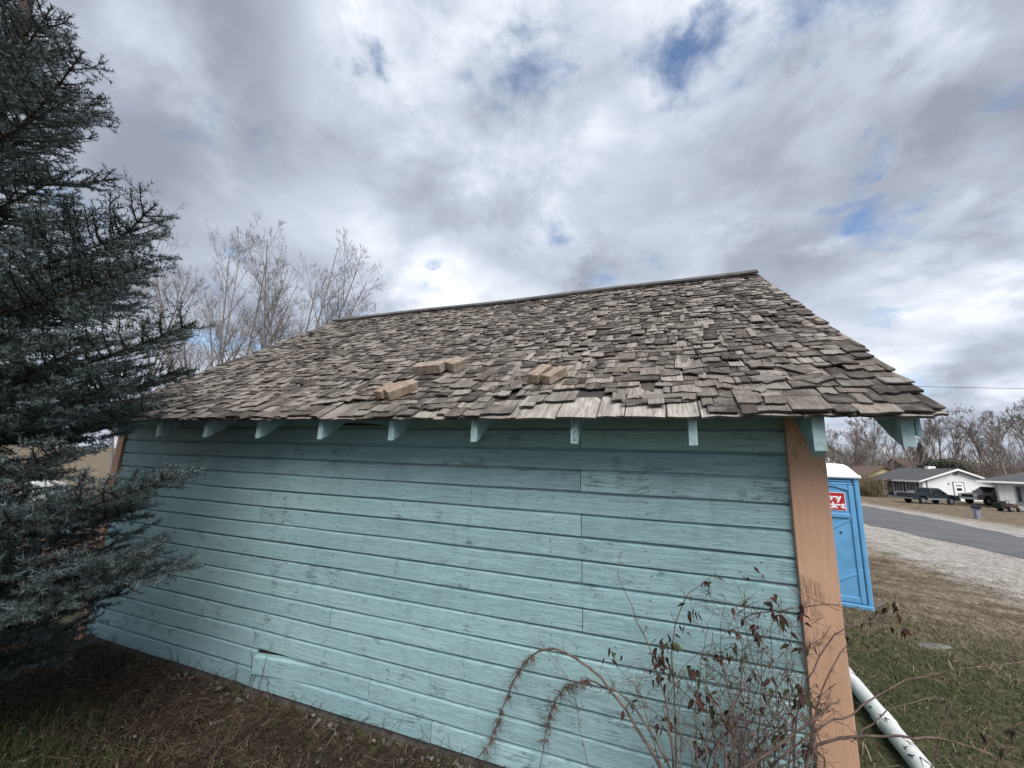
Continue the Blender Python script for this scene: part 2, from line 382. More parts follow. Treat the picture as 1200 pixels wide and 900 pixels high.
def m_leaf(t):
    r = orand(t); n = t.noise(objco(t), 60, 3)
    c = t.new('ShaderNodeValToRGB'); t.put(c.inputs[0], r); e = c.color_ramp.elements
    e[0].color = (.030,.010,.012,1); e[1].position = 1; e[1].color = (.055,.066,.026,1); m = e.new(.45); m.color = (.055,.020,.016,1); m2 = e.new(.7); m2.color = (.045,.045,.022,1)
    return {'Base Color': t.mix(t.ramp(n, .4, .7, 0, .5), c.outputs[0], (.06,.035,.027)), 'Roughness': .75, 'Specular IOR Level': .2}
material('leaf', m_leaf)
def m_blade(name, a, b, c_):
    def fn(t):
        s = t.attr('shade'); r = t.new('ShaderNodeValToRGB'); t.put(r.inputs[0], s); e = r.color_ramp.elements
        e[0].color = (*a,1); e[1].color = (*c_,1); m = e.new(.5); m.color = (*b,1)
        return {'Base Color': r.outputs[0], 'Roughness': .75, 'Specular IOR Level': .2}
    return material(name, fn)
m_blade('grass_green', (.022,.034,.012), (.055,.068,.024), (.17,.145,.08))
m_blade('grass_straw', (.075,.052,.034), (.19,.145,.095), (.36,.30,.21))
m_blade('dead_vine', (.020,.012,.010), (.060,.038,.029), (.19,.145,.11))

# ================================================================== SETTING
def make_ground():
    def axis(fine0, fine1, step, far0, far1):
        a = list(np.arange(fine0, fine1+1e-6, step)); s = step
        lo = []; x = fine0
        while x > far0: s *= 1.35; x -= s; lo.append(x)
        s = step; hi = []; x = fine1
        while x < far1: s *= 1.35; x += s; hi.append(x)
        return np.array(lo[::-1]+a+hi)
    xs = axis(-12, 40, .5, -1500, 1500); ys = axis(-6, 72, .5, -1500, 1500)
    X, Y = np.meshgrid(xs, ys); Z = gnd(X, Y)
    und = .05*np.sin(X*.9+1)*np.sin(Y*.7)+.03*np.sin(X*2.3)*np.sin(Y*1.9+.5)
    yard = (np.clip((X-1.2)/1.5, 0, 1)*np.clip((6.8-X)/1.5, 0, 1))*np.clip((Y-1)/2, 0, 1)
    Z = Z+und*.5*yard
    V = np.stack([X, Y, Z], -1).reshape(-1, 3); nx, ny = len(xs), len(ys)
    i = np.arange(nx*ny).reshape(ny, nx); F = np.stack([i[:-1,:-1], i[:-1,1:], i[1:,1:], i[1:,:-1]], -1).reshape(-1, 4)
    tag(link('ground', np_mesh('ground', V, F, smooth=True), 'ground'), kind='structure')
make_ground()
def make_road():
    ys = np.arange(-60, 140, 1.); n = np.interp(ys, ROAD_Y, ROAD_N); f = np.interp(ys, ROAD_Y, ROAD_F); V = []
    jit = .10*np.sin(ys*1.7)+.07*np.sin(ys*4.1)
    ks = 9
    for k in range(ks):
        t = k/(ks-1); x = n+jit+(f-n)*t; V.append(np.stack([x, ys, gnd(x, ys)+.035+.05*math.sin(math.pi*t)-.03*(k in (0, ks-1))], -1))
    V = np.stack(V, 1); i = np.arange(len(ys)*ks).reshape(len(ys), ks)
    F = np.stack([i[:-1,:-1], i[:-1,1:], i[1:,1:], i[1:,:-1]], -1).reshape(-1, 4)
    tag(link('road', np_mesh('road', V.reshape(-1,3), F, smooth=True), 'asphalt'), kind='structure')
make_road()

# ================================================================== SHED
OH, ZE, S = .40, 2.1535, .67965          # eave overhang, eave height, roof slope (rise/run)
DEP, ZR = 2.7965, 4.326                  # ridge depth and height
XL, XR = -6.46, .318                     # roof ends
WL = -6.40                               # left end of the siding
shed = thing('shed', 'weathered teal board shed with a sagging wood shingle roof and orange corner boards', 'shed', (0,0,0))
E_ = .14
def siding_piece(x0, x1, k, parent, seed, warp=None, flat_end=None):
    rs = np.random.RandomState(seed); z0 = k*E_
    prof = [(0.006,.000),(-.019,.0),(-.022,.003),(-.0215,.055),(-.021,.116),(-.0185,.1215),(-.006,.1265),(.001,.131),(.001,.150)]
    n = max(3, int((x1-x0)/.18)); xs = np.linspace(x0, x1, n+1); ph = rs.rand(4)*6
    off = rs.uniform(-.0025, .0015); V = []; T = []
    r = rs.rand()*40
    for x in xs:
        dzz = .0018*math.sin(x*1.9+ph[0])+.0012*math.sin(x*5.1+ph[1]); dyy = .0022*math.sin(x*1.3+ph[2])+.001*math.sin(x*6+ph[3])
        for (y, z) in prof:
            yy, zz = y+dyy+off, z0+z+dzz
            if warp: a, b, tw = warp(x); yy += a*(1-abs(tw)+tw*z/E_); zz += b
            V.append((x, yy, zz)); T.append((x+r, z+r*.37, 0))
    m = len(prof); F = [(i*m+j, (i+1)*m+j, (i+1)*m+j+1, i*m+j+1) for i in range(n) for j in range(m-1)]
    F += [tuple(range(m)), tuple(range(n*m, n*m+m))[::-1]]
    mb = MB(); mb.add(V, F, T); me = mb.mesh('siding_board')
    at = me.attributes.new('rnd', 'FLOAT', 'POINT'); at.data.foreach_set('value', np.full(len(V), rs.rand(), np.float32))
    return link('siding_board', me, 'teal', parent)
front = MB().box(WL, -.02, .006, .05, -.02, 2.36).build('wall', 'dark_wood', shed)
front['label'] = 'long front wall of horizontal teal drop siding with peeling paint'
JT = {0:[-2.36],1:[-4.02,-2.89],2:[-4.02],3:[-4.73],4:[-3.3],6:[-1.345],7:[],8:[-1.35],9:[-4.2],10:[-1.355],11:[-5.0],12:[-1.36],13:[-3.9],14:[-1.36],15:[-1.37,-2.0],16:[-3.2],5:[],}
def w1(x):      # lifted end of a split board low on the wall
    t = max(0, 1-(x+4.02)/.75) if x >= -4.02 else 0
    return (-.034*t*t, -.036*t, .0)
def w15(x):     # sprung board under the eave
    return (-.004, .034*math.sin(math.pi*(x+3.62)/.72)**.7 if -3.62 < x < -2.90 else 0., .0)
def w0(x):
    t = max(0, 1-(x+4.02)/1.3) if x >= -4.02 else 0
    return (-.008*t, -.004*t, .0)
for k in range(17):
    cuts = [WL]+sorted(JT.get(k, []))+[-.184]
    for a, b in zip(cuts[:-1], cuts[1:]):
        g_ = .0025
        wf = w1 if (k == 1 and a >= -4.03) else (w0 if (k == 0) else (w15 if k == 15 else None))
        siding_piece(a+(g_ if a > WL else 0), b-(g_ if b < -.19 else 0), k, front, 100+k*7+int(-a*10), wf)
nl_ = MB(); rs = np.random.RandomState(8)
for k in range(16):
    for q in range(11):
        for dz_ in (.028, .092):
            if rs.rand() < .8: nl_.disc((-.35-.598*q+rs.normal(0,.008), -.0225, k*E_+dz_+rs.normal(0,.004)), 'y', .0042, -.002, .003, 6)
tag(nl_.build('nails', 'nail', front), kind='stuff')
# corner boards
def corner(x0, x1, y0, y1, z0, z1, label):
    mb = MB(); n = 14; rings = []
    for i in range(n+1):
        z = z0+(z1-z0)*i/n; j = .003*math.sin(z*3.1+x0)+.0015*math.sin(z*11)
        rings.append([(x0+j*.4,y0+j,z),(x1+j*.6,y0+j,z),(x1+j*.6,y1,z),(x0+j*.4,y1,z)])
    mb.loft(rings); o = mb.build('corner_board', 'orange_paint', shed, bevel=.004, label=label); 
    return o
corner(-.186, -.010, -.052, .003, -.12, 2.235, 'wide orange corner board at the road end of the front wall')
corner(-.080, .004, .004, .14, -.12, 2.31, None)
corner(WL-.115, WL-.002, -.046, .10, -.1, 2.2, 'narrow orange corner board behind the spruce')
# gable ends (boards laid to the rafters) and back wall
def gable(x, sgn):
    mb = MB().prism([(.05,-.02),(2*DEP-.05,-.02),(2*DEP-.05,2.3),(DEP,4.16),(.05,2.3)], 'x', x-sgn*.06, x)
    w = mb.build('wall', 'dark_wood', shed, label=None)
    k = 0
    while k*E_ < 4.0:
        z = k*E_; lim = lambda zz: max(.0, (zz-2.28)/S)
        y0a, y0b = max(.14, lim(z)+.03), max(.14, lim(z+.14)+.03)
        if DEP-y0b < .08: break
        o = MB().prism([(y0a,z),(2*DEP-y0a,z),(2*DEP-y0b,z+.137),(y0b,z+.137)], 'x', x+sgn*.001, x+sgn*.018).build('siding_board', 'teal', w, bevel=.004)
        k += 1
gable(0., 1); gable(WL-.02, -1)
MB().box(WL, 0, 2*DEP-.05, 2*DEP, -.02, 2.3).build('wall', 'teal', shed)
MB().box(WL-.05, .0, .012, .3, -.3, -.022).build('foundation', 'stone_dark', shed)
# rafters
def roofz(y): return ZE-.030+(y+OH)*S            # top of the deck
def rafter(x, y0=-OH+.042, y1=.45, h=.155, w=.045, mat='teal_light', label=None, chop=.0):
    d = .024
    poly = [(y0, roofz(y0)-d), (y0+.0, roofz(y0)-d-h), (y0+.06+chop, roofz(y0+.06+chop)-d-h-.012), (y1, roofz(y1)-d-h), (y1, roofz(y1)-d)]
    if chop: poly[2:3] = [(y0+.05, roofz(y0)-d-h-.03), (y0+.13, roofz(y0+.13)-d-h-.012)]
    MB().prism(poly, 'x', x-w/2, x+w/2).build('rafter', mat, shed, bevel=.003, label=label)
for k in range(-2, 7): rafter(-4.606+.6546*k+random.uniform(-.008,.008))
rafter(-.118, w=.055, h=.17, chop=.03)
rafter(.228, y1=DEP, w=.05, h=.15, y0=-OH+.05); rafter(.290, y1=DEP, w=.022, h=.13, y0=-OH+.10, mat='teal')
rafter(XL+.06, y1=DEP, w=.05, h=.14)
# roof deck: long boards, the eave board visible from below
def deck(y0, y1, x0=XL, x1=XR-.02, mat='teal', nm='sheathing_board', par=None, mirror=False):
    rs = random.uniform(-.003, .003)
    def Y(y): return 2*DEP-y if mirror else y
    poly = [(Y(y0), roofz(y0)-.022), (Y(y1), roofz(y1)-.022), (Y(y1), roofz(y1)+rs), (Y(y0), roofz(y0)+rs)]
    return MB().prism(poly, 'x', x0, x1).build(nm, mat, par or shed)
roof = deck(.5, DEP, mat='dark_wood', nm='roof'); MB().prism([(-OH+.004, roofz(-OH+.004)+.0045), (DEP, roofz(DEP)+.0045), (DEP, roofz(DEP)+.0065), (-OH+.004, roofz(-OH+.004)+.0065)], 'x', XL+.005, XR-.025).build('underlay', 'dark_wood', roof)
roof['label'] = 'steep roof of weathered curling grey-brown wood shingles'
for y0, y1 in ((-OH+.032,-.245),(-.24,-.09),(-.085,.06),(.065,.21),(.215,.36),(.365,.495)): deck(y0, y1, par=roof)
MB().box(XL, XR-.03, 2*DEP-.02, 2*DEP+.4, ZE-.09, ZE-.07).build('soffit', 'teal', roof)
deck(-OH, DEP, mat='shingle', nm='rear_slope', par=roof, mirror=True)
# shingles
CS = math.sqrt(1+S*S); SL = (DEP+OH)*CS
UX, US, UN = Vector((1,0,0)), Vector((0, 1/CS, S/CS)), Vector((0, -S/CS, 1/CS))
def sag(x, s): 
    return -.018*math.sin(math.pi*(x-XL)/(XR-XL))*(s/SL)+.008*math.sin(x*2.1+s*1.3)*math.sin(s*2.2)
def roofpt(x, s, h): return Vector((0,-OH,ZE-.030))+UX*x+US*s+UN*(h+sag(x, s))
def shingle_mesh(rs, w=1., l=1., th=1.):
    """unit shingle: x across (-.5..5), y up the slope (0..1), z thickness; ragged butt, slight cup"""
    nx = 3; V = []; F = []; cup = rs.uniform(-.35,.35); jag = rs.uniform(-.03, .03, nx+1); wan = rs.uniform(-.04,.04,2)
    for j, y in enumerate((0., .18, 1.)):
        for i in range(nx+1):
            x = -.5+i/nx; hz = (1-.85*y)+cup*(4*x*x-.5)*(1-y)
            V.append((x*(1+ (wan[0] if x < 0 else wan[1])*(1-y)), y+(jag[i] if j == 0 else 0), hz))
    n = len(V); V += [(x, y, z-(1-.85*y)*1. ) for x, y, z in V]; m = nx+1
    for j in range(2):
        for i in range(nx): a = j*m+i; F.append((a, a+1, a+m+1, a+m)); 
    e = len(V); V += [V[i] for i in range(m)]+[V[n+i] for i in range(m)]      # butt faces, darkened as weathered end grain and painted-in course shadow
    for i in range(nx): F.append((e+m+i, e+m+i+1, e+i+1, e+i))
    for j in range(2):
        a = j*m; F.append((n+a, a, a+m, n+a+m)); a += nx; F.append((a, n+a, n+a+m, a+m))
    return np.array(V), F
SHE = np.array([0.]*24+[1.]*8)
SHV = [shingle_mesh(np.random.RandomState(500+i)) for i in range(18)]
def sh_mesh_data(v, f, rnd, pale):
    me = bpy.data.meshes.new('shingle'); me.from_pydata([tuple(p) for p in v], [], f)
    a = me.attributes.new('tex', 'FLOAT_VECTOR', 'POINT'); a.data.foreach_set('vector', (v*np.array([.13,.4,.013])).astype(np.float32).ravel())
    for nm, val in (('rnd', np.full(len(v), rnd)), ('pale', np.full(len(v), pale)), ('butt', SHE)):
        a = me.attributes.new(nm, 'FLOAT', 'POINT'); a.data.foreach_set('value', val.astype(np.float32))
    me.materials.append(MATS['shingle']); return me
def lay_shingles():
    rs = np.random.RandomState(3); out = []       # (matrix, variant, rnd, pale, importance)
    def emit(x, s, w, l, th, rot, lift, tilt, rnd, pale):
        if x-w/2 < XL-.02 or x+w/2 > XR+.035: 
            c = (max(x-w/2, XL-.01)+min(x+w/2, XR+.03))/2; w = min(x+w/2, XR+.03)-max(x-w/2, XL-.01); x = c
            if w < .03: return
        if x > XR-.22 or x < XL+.2: rot *= .15; s = max(s, round(s/ex)*ex-.02) if s > .05 else s
        p = roofpt(x, s, lift); M = Matrix((UX, US, UN)).transposed()
        M = M @ Matrix.Rotation(rot, 3, 'Z') @ Matrix.Rotation(tilt, 3, 'X')
        M = M @ Matrix.Diagonal((w, l, th)); M4 = M.to_4x4(); M4.translation = p
        d = (p-CAM).length; out.append((M4, int(rs.randint(len(SHV))), rnd, pale, w*min(l,.15)/d**2))
    ncourse = 41; ex = (SL-.02)/ncourse
    # starter layer of wide pale boards, seen where shingles are gone
    x = XL
    while x < XR:
        w = rs.uniform(.13, .26); emit(x+w/2, -.018+rs.uniform(-.008,.010), w-.006, .42, .012, rs.normal(0,.006), .002, -.008, rs.rand(), (rs.uniform(.65,1.) if -1.75 < x < -.5 else rs.uniform(.2,.6))); x += w
    ncourse = 41; ex = (SL-.02)/ncourse
    for j in range(ncourse):
        s0 = -.012+j*ex; x = XL+rs.uniform(-.06, 0); big = max(0, (6-j)/6)
        while x < XR:
            w = float(np.clip(rs.lognormal(math.log(.080+.03*big), .40), .035, .24))
            xc = x+w/2; s = s0+rs.normal(0, .014); rot = rs.normal(0, .024); lift = .010+.004*rs.rand(); tilt = -.035-abs(rs.normal(0,.022))
            rnd = rs.beta(2.0, 2.4); pale = 0.
            if rs.rand() < .10: pale = rs.uniform(.2,.6)
            u = rs.rand(); miss = .05
            # stripped patches along the eave
            if j in (1,2) and (-1.95 < xc < -.75 or -3.55 < xc < -2.95 or -4.2 < xc < -3.75): miss = .62
            if j in (0,1) and (-1.7 < xc < -.62): miss = .88
            if j == 0: miss = max(miss, .12)
            if j == 3 and -1.9 < xc < -.8: miss = .25
            if u < miss: x += w; continue
            if j in (1,2,3) and -2.0 < xc < -.7: pale = max(pale, rs.uniform(.0,.55))
            if rs.rand() < .075: rot = rs.normal(0, .10); lift += .010; s -= abs(rs.normal(0, .03))       # slipped
            if rs.rand() < .16: tilt -= rs.uniform(.02, .10); lift += .006                                   # curled
            emit(xc, s, w-rs.uniform(.002,.010), .40, rs.uniform(.006,.013), rot, lift+.010+abs(rs.normal(0,.004)), tilt, rnd, pale)
            x += w
    # loose pieces lying on the slope
    for (x, s, w, l, r, pl) in [(-.22,.36,.17,.19,.5,.15),(-.12,.50,.20,.12,-.9,.1),(.0,.33,.16,.2,.62,.0),(-.62,.62,.2,.16,.3,.2),(-.5,.52,.15,.1,-.5,.1),(-.95,.18,.06,.5,-1.35,.3),(-1.05,.12,.05,.45,-1.42,.1),(-4.9,.13,.14,.1,.25,.7),(-.35,.22,.06,.16,-.6,.55),(-.48,.9,.2,.12,.2,.15),(-.2,.74,.16,.12,.3,.05),(-2.2,.28,.17,.14,.15,.5),(-1.3,.75,.15,.1,1.2,.2),(-3.4,.2,.3,.12,.2,.45),(-2.0,1.4,.16,.1,.5,.5),(-1.2,1.7,.18,.1,.6,.55),(-.9,2.3,.2,.1,.2,.1),(-2.6,.95,.16,.12,.5,.35)]:
        emit(x, s, w*.8, l*.85, .010, r, .036, -.05, rs.rand()*.7+.2, pl)
    out.sort(key=lambda o: -o[4])
    meshes = {}
    for (M, v, rnd, pale, _) in out[:300]:
        key = (v, round(rnd*3), round(pale*4))
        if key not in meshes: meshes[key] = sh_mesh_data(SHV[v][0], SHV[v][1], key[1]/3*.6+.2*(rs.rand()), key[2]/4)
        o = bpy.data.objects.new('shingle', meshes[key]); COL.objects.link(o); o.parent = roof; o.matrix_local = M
    V = []; F4 = []; T = []; Rn = []; Pl = []; off = 0
    for (M, v, rnd, pale, _) in out[300:]:
        a = SHV[v][0]; m = np.array(M); vv = a@m[:3,:3].T+m[:3,3]; V.append(vv); F4.append(np.array(SHV[v][1])+off); off += len(a)
        r = rs.rand(3)*40; T.append(a*np.array([.13,.4,.013])+r); Rn.append(np.full(len(a), rnd)); Pl.append(np.full(len(a), pale))
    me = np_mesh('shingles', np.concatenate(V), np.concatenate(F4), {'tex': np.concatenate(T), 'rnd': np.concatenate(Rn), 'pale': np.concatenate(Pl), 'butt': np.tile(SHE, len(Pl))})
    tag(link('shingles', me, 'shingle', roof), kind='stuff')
lay_shingles()
# ridge boards
xs = [XL+.0, -4.3, -2.0, XR+.02]
for a, b in zip(xs[:-1], xs[1:]):
    for m in (0, 1):
        rings = []
        for i in range(9):
            x = a+(b-a)*i/8+(.004 if i == 0 else 0); zz = .004*math.sin(x*4)+sag(x, SL)*.9
            if m == 0: pts = [roofpt(x, SL-.115, .05+zz*.2), roofpt(x, SL+.02, .052), roofpt(x, SL+.02, .075), roofpt(x, SL-.115, .073)]
            else: pts = [Vector((p.x, 2*DEP-p.y, p.z)) for p in [roofpt(x, SL-.115, .05), roofpt(x, SL+.012, .054), roofpt(x, SL+.012, .072), roofpt(x, SL-.115, .073)]]
            rings.append(pts)
        MB().loft(rings).build('ridge_board', 'grey_board', roof)

# ------------------------------------------------------------------ bricks lying on the roof
BR = [(-2.73,.80,.30,.13,.085,.05,'long rough tan brick, the leftmost of the trio halfway up the roof'),
      (-2.50,.845,.15,.14,.09,.55,'short rough tan brick touching the long brick on the roof'),
      (-2.87,.335,.09,.17,.07,.25,'small orange-tan brick of the pair nearest the eave'),
      (-2.735,.345,.11,.24,.075,.62,'pale brick leaning against the small orange-tan brick near the eave'),
      (-1.672,.565,.085,.21,.075,.28,'brown-grey brick on the left of the right-hand roof pair'),
      (-1.552,.535,.085,.20,.07,.50,'grey brick on the right of the right-hand roof pair')]
for i, (x, s, w, l, h, rot, lab) in enumerate(BR):
    rs = np.random.RandomState(40+i); mb = MB(); rings = []
    for k in range(6):
        t = k/5-.5; j = lambda: rs.uniform(-.0025,.0025); ww, hh = w/2*(1-.03*(abs(t) > .45)), h
        rings.append([(-ww+j(), t*l, 0), (ww+j(), t*l+j(), 0), (ww+j(), t*l+j(), hh*.95+j()), (ww*.94+j(), t*l, hh+j()), (-ww*.92+j(), t*l+j(), hh+j()), (-ww+j(), t*l, hh*.94+j())])
    mb.loft(rings); o = mb.build('brick', 'brick', None, bevel=.002)
    M = (Matrix((UX, US, UN)).transposed() @ Matrix.Rotation(-rot, 3, 'Z')).to_4x4(); M.translation = roofpt(x, s, .040); o.matrix_world = M @ Matrix.Diagonal((1,1,.9,1)) @ Matrix.Rotation(rs.uniform(-.06,.06), 4, 'Y')
    tag(o, lab, 'brick', 'bricks lying on the shingle roof')

# ------------------------------------------------------------------ portable toilet
pt = thing('portable_toilet', 'bright blue portable toilet with a white roof and a red sticker', 'toilet', (2.11,5.57,-.22), R_(-10))
PW, PD, PH = 1.12, 1.16, 2.03
MB().box(-PW+.03, -.03, .035, PD-.03, .06, PH-.02).build('body', 'potty_blue', pt, bevel=.01)
MB().box(-PW, 0, -.02, PD, 0, .07).build('base', 'potty_blue', pt, bevel=.015)
for x0, x1 in ((-.068, 0), (-PW, -PW+.068)):
    for y0, y1 in ((0,.09),(PD-.09,PD)): MB().box(x0, x1, y0, y1, .06, PH).build('corner_strip', 'potty_blue', pt, bevel=.018)
for x0, x1 in ((-.150,-.078),(-PW+.078,-PW+.150)): MB().box(x0, x1, .012, .05, .08, 1.88).build('stile', 'potty_blue', pt, bevel=.012)
def prail(z0, z1): MB().box(-PW+.151, -.151, .010, .05, z0, z1).build('rail', 'potty_blue', pt, bevel=.012)
prail(1.36, 1.43); prail(.08, .17)
MB().prism([(-.151,1.80),(-.151,1.905),(-PW+.151,1.905),(-PW+.151,1.80),(-PW*.7,1.86),(-PW*.3,1.86)], 'y', .010, .05).build('rail', 'potty_blue', pt, bevel=.008)
for k in range(3): MB().prism([(.0,1.905+.04*k),(.05,1.915+.04*k),(.05,1.94+.04*k),(.022,1.932+.04*k)], 'x', -PW+.11, -.11).build('louvre', 'potty_blue', pt)
def brace(x0, z0, x1, z1, w=.018):
    d = Vector((x1-x0, 0, z1-z0)).normalized(); n = Vector((-d.z, 0, d.x))*w
    a, b = Vector((x0,.022,z0)), Vector((x1,.022,z1))
    MB().loft([[a-n, a+n, a+n+Vector((0,.02,0)), a-n+Vector((0,.02,0))], [b-n, b+n, b+n+Vector((0,.02,0)), b-n+Vector((0,.02,0))]]).build('brace', 'potty_blue', pt, bevel=.006)
brace(-.16, 1.35, -.50, 1.13); brace(-PW+.20, 1.35, -.62, 1.13); brace(-.16, .52, -.44, .36); brace(-PW+.2, .52, -.68, .36)
for x in (-.30, -.43): MB().disc((x,.03,1.13), 'y', .016, -.006, .012, 10).build('bolt', 'black_mark', pt)
rf = []
for z, ix, iy in ((PH-.03,-.035,-.035),(PH+.015,-.035,-.035),(PH+.03,-.005,.0),(PH+.16,.09,.12),(PH+.20,.14,.22),(PH+.215,.26,.36)):
    rf.append([(-PW+ix,iy,z),(-ix,iy,z),(-ix,PD-iy,z),(-PW+ix,PD-iy,z)])
MB().loft(rf).build('roof', 'potty_white', pt, bevel=.015)
sg = MB().box(-.66, -.195, .026, .036, 1.475, 1.765).build('sticker', 'sign_white', pt, label='red sticker with white rounded lettering')
MB().box(-.653, -.202, .0235, .0262, 1.482, 1.758).build('sticker_field', 'sign_red', sg)
def text_mesh(body, size, loc, rot, mat, parent, name='lettering', bold=.012, ext=.002, align='RIGHT', shear=0.):
    c = bpy.data.curves.new('t', 'FONT'); c.body = body; c.size = size; c.extrude = ext; c.offset = bold; c.align_x = align; c.shear = shear; c.space_character = .98
    o = bpy.data.objects.new('t', c); COL.objects.link(o); bpy.context.view_layer.update()
    me = bpy.data.meshes.new_from_object(o.evaluated_get(bpy.context.evaluated_depsgraph_get())); bpy.data.objects.remove(o)
    me.materials.clear(); ob = link(name, me, mat, parent); ob.location = loc; ob.rotation_euler = rot; return ob
text_mesh('Honey', .128, (-.250,.0225,1.640), (R_(90),0,0), 'sign_white', sg, bold=.006)
text_mesh('Bucket', .128, (-.212,.0225,1.515), (R_(90),0,0), 'sign_white', sg, bold=.006)

# ------------------------------------------------------------------ white drain pipe beside the shed
pp = thing('drain_pipe', 'white plastic drain pipe lying in the grass beside the orange corner board', 'pipe', (.72,2.1,-.02))
px0, px1 = Vector((.645,.82,.01)), Vector((.76,3.2,-.04)); L0 = Vector((.72,2.1,-.02))
mb = MB(); pts = [px0.lerp(px1, i/10)-L0 for i in range(11)]; mb.tube(pts, .060, 20); mb.build('tube', 'pvc', pp, smooth=True)
mb = MB(); mb.tube([px0-L0+Vector((0,-.001,0)), px0-L0+Vector((.0,-.003,0))], .053, 20); mb.build('pipe_bore', 'black_mark', pp)
mb = MB(); mb.tube([px0.lerp(px1,.30)-L0, px0.lerp(px1,.36)-L0], .067, 20); mb.build('coupling', 'pvc', pp, smooth=False)
rs = np.random.RandomState(5)
for i in range(9):
    t = rs.uniform(.0,.62); a0 = rs.uniform(.3, 2.2); c = px0.lerp(px1, t)-L0; pts = []
    for k in range(5):
        a = a0+k*.16*rs.uniform(.4,1.6); pts.append(c+Vector((math.cos(a)*.0615, k*.012*rs.uniform(-1,1.5), math.sin(a)*.0615)))
    MB().tube(pts, [.0016,.004*rs.uniform(.5,1.6),.0035,.003,.001], 4).build('tar_streak', 'black_mark', pp)
fs = MB(); fs.prism([(-.24,-.05),(-.1,-.10),(.04,-.075),(.20,-.04),(.14,.05),(.02,.07),(-.15,.06)], 'z', -.04, .035)
o = fs.build('flat_stone', 'stone', None, bevel=.02); o.location = (2.18,4.21,-.20); o.rotation_euler = (0.03,.02,.4); tag(o, 'pale flat stone half sunk in the grass right of the shed', 'stone')

# ================================================================== BACKGROUND BUILDINGS
def window(par, x0, x1, z0, z1, y, shutters=False, mull=1, frame='trim_white'):
    w = MB().box(x0-.07, x1+.07, y-.05, y, z0-.07, z1+.07).build('window', frame, par)
    n = mull+1; dxx = (x1-x0)/n
    for i in range(n): MB().box(x0+dxx*i+.03, x0+dxx*(i+1)-.03, y-.065, y-.045, z0+.03, z1-.03).build('pane', 'window_dark', w)
    if shutters:
        for a, b in ((x0-.48, x0-.08), (x1+.08, x1+.48)): MB().box(a, b, y-.06, y-.012, z0-.05, z1+.05).build('shutter', 'shutter', par)
def clap(par, x0, x1, y, z0, z1, sgn=-1, step=.22, mat='house_white', topf=None):
    """horizontal lap boards, each its own piece, on a wall facing -y"""
    z = z0
    while z < z1-.03:
        zt = min(z+step, z1); a, b = (x0, x1) if topf is None else topf(z)
        if b-a > .3: MB().prism([(y,z),(y-.022,z),(y-.006,zt),(y,zt)], 'x', a, b).build('lap_board', mat, par)
        z += step
# white ranch house with porch: local x along the gable wall (facing the camera), y into depth
h1 = thing('white_house', 'white single-storey house with a low dark gable roof and a porch on its left', 'house', (26.7,58.4,-.76), R_(11.9))
HW, HL, HE, HP = 6.85, 7.6, 2.30, 3.60
w = MB().prism([(0,0),(HW,0),(HW,HE),(HW/2,HP-.12),(0,HE)], 'y', 0, HL).build('wall', 'house_white', h1)
sl_ = (HP-.12-HE)/(HW/2)
clap(w, 0, HW, -.002, .1, HP-.25, topf=lambda z: (0, HW) if z+.22 < HE else ((z+.22-HE)/sl_+.05, HW-(z+.22-HE)/sl_-.05))
rf = MB()
for s in (0, 1):
    X = (lambda x: HW-x) if s else (lambda x: x)
    rf.prism([(X(-.55 if not s else -.45), HE-.55*sl_+.02), (X(HW/2), HP), (X(HW/2), HP-.12), (X(-.55 if not s else -.45), HE-.55*sl_-.10)], 'y', -.45, HL+.4)
r1 = rf.build('roof', 'roof_dark', h1)
for s in (0, 1):
    X = (lambda x: HW-x) if s else (lambda x: x)
    MB().prism([(X(-.56), HE-.55*sl_-.04+.05), (X(HW/2), HP+.005), (X(HW/2), HP-.20), (X(-.56), HE-.55*sl_-.20+.05)], 'y', -.49, -.45).build('barge_board', 'trim_white', r1)
MB().box(-.60,-.555,-.45,HL+.4,HE-.36,HE-.17).build('fascia', 'trim_white', r1)
MB().box(HW*.45,HW*.55+.1,3,3.5,HP-.1,HP+.25).build('chimney', 'trim_white', r1)
MB().box(HW/2-.24, HW/2+.24, -.06, -.03, HP-.75, HP-.32).build('gable_vent', 'car_grey', h1)
d = MB().box(3.05,4.05,-.07,-.026,.02,2.08).build('door', 'trim_white', h1)
MB().box(3.0,3.06,-.09,-.026,.02,2.12).build('door_frame', 'car_grey', d); MB().box(4.04,4.10,-.09,-.026,.02,2.12).build('door_frame', 'car_grey', d); MB().box(3.0,4.1,-.09,-.026,2.08,2.14).build('door_frame', 'car_grey', d)
MB().box(3.3,3.8,-.08,-.066,1.15,1.45).build('pane', 'window_dark', d); MB().box(3.25,3.85,-.08,-.066,1.65,1.80).build('pane', 'car_grey', d)
MB().box(2.55,2.68,-.10,-.02,1.85,2.0).build('porch_light', 'car_grey', h1)
MB().tube([(.42,-.06,0),(.42,-.06,HE+.05)], .05, 6).build('downpipe', 'car_grey', h1)
MB().box(3.0,5.2,-1.3,-.03,-.1,.06).build('step', 'concrete', h1)
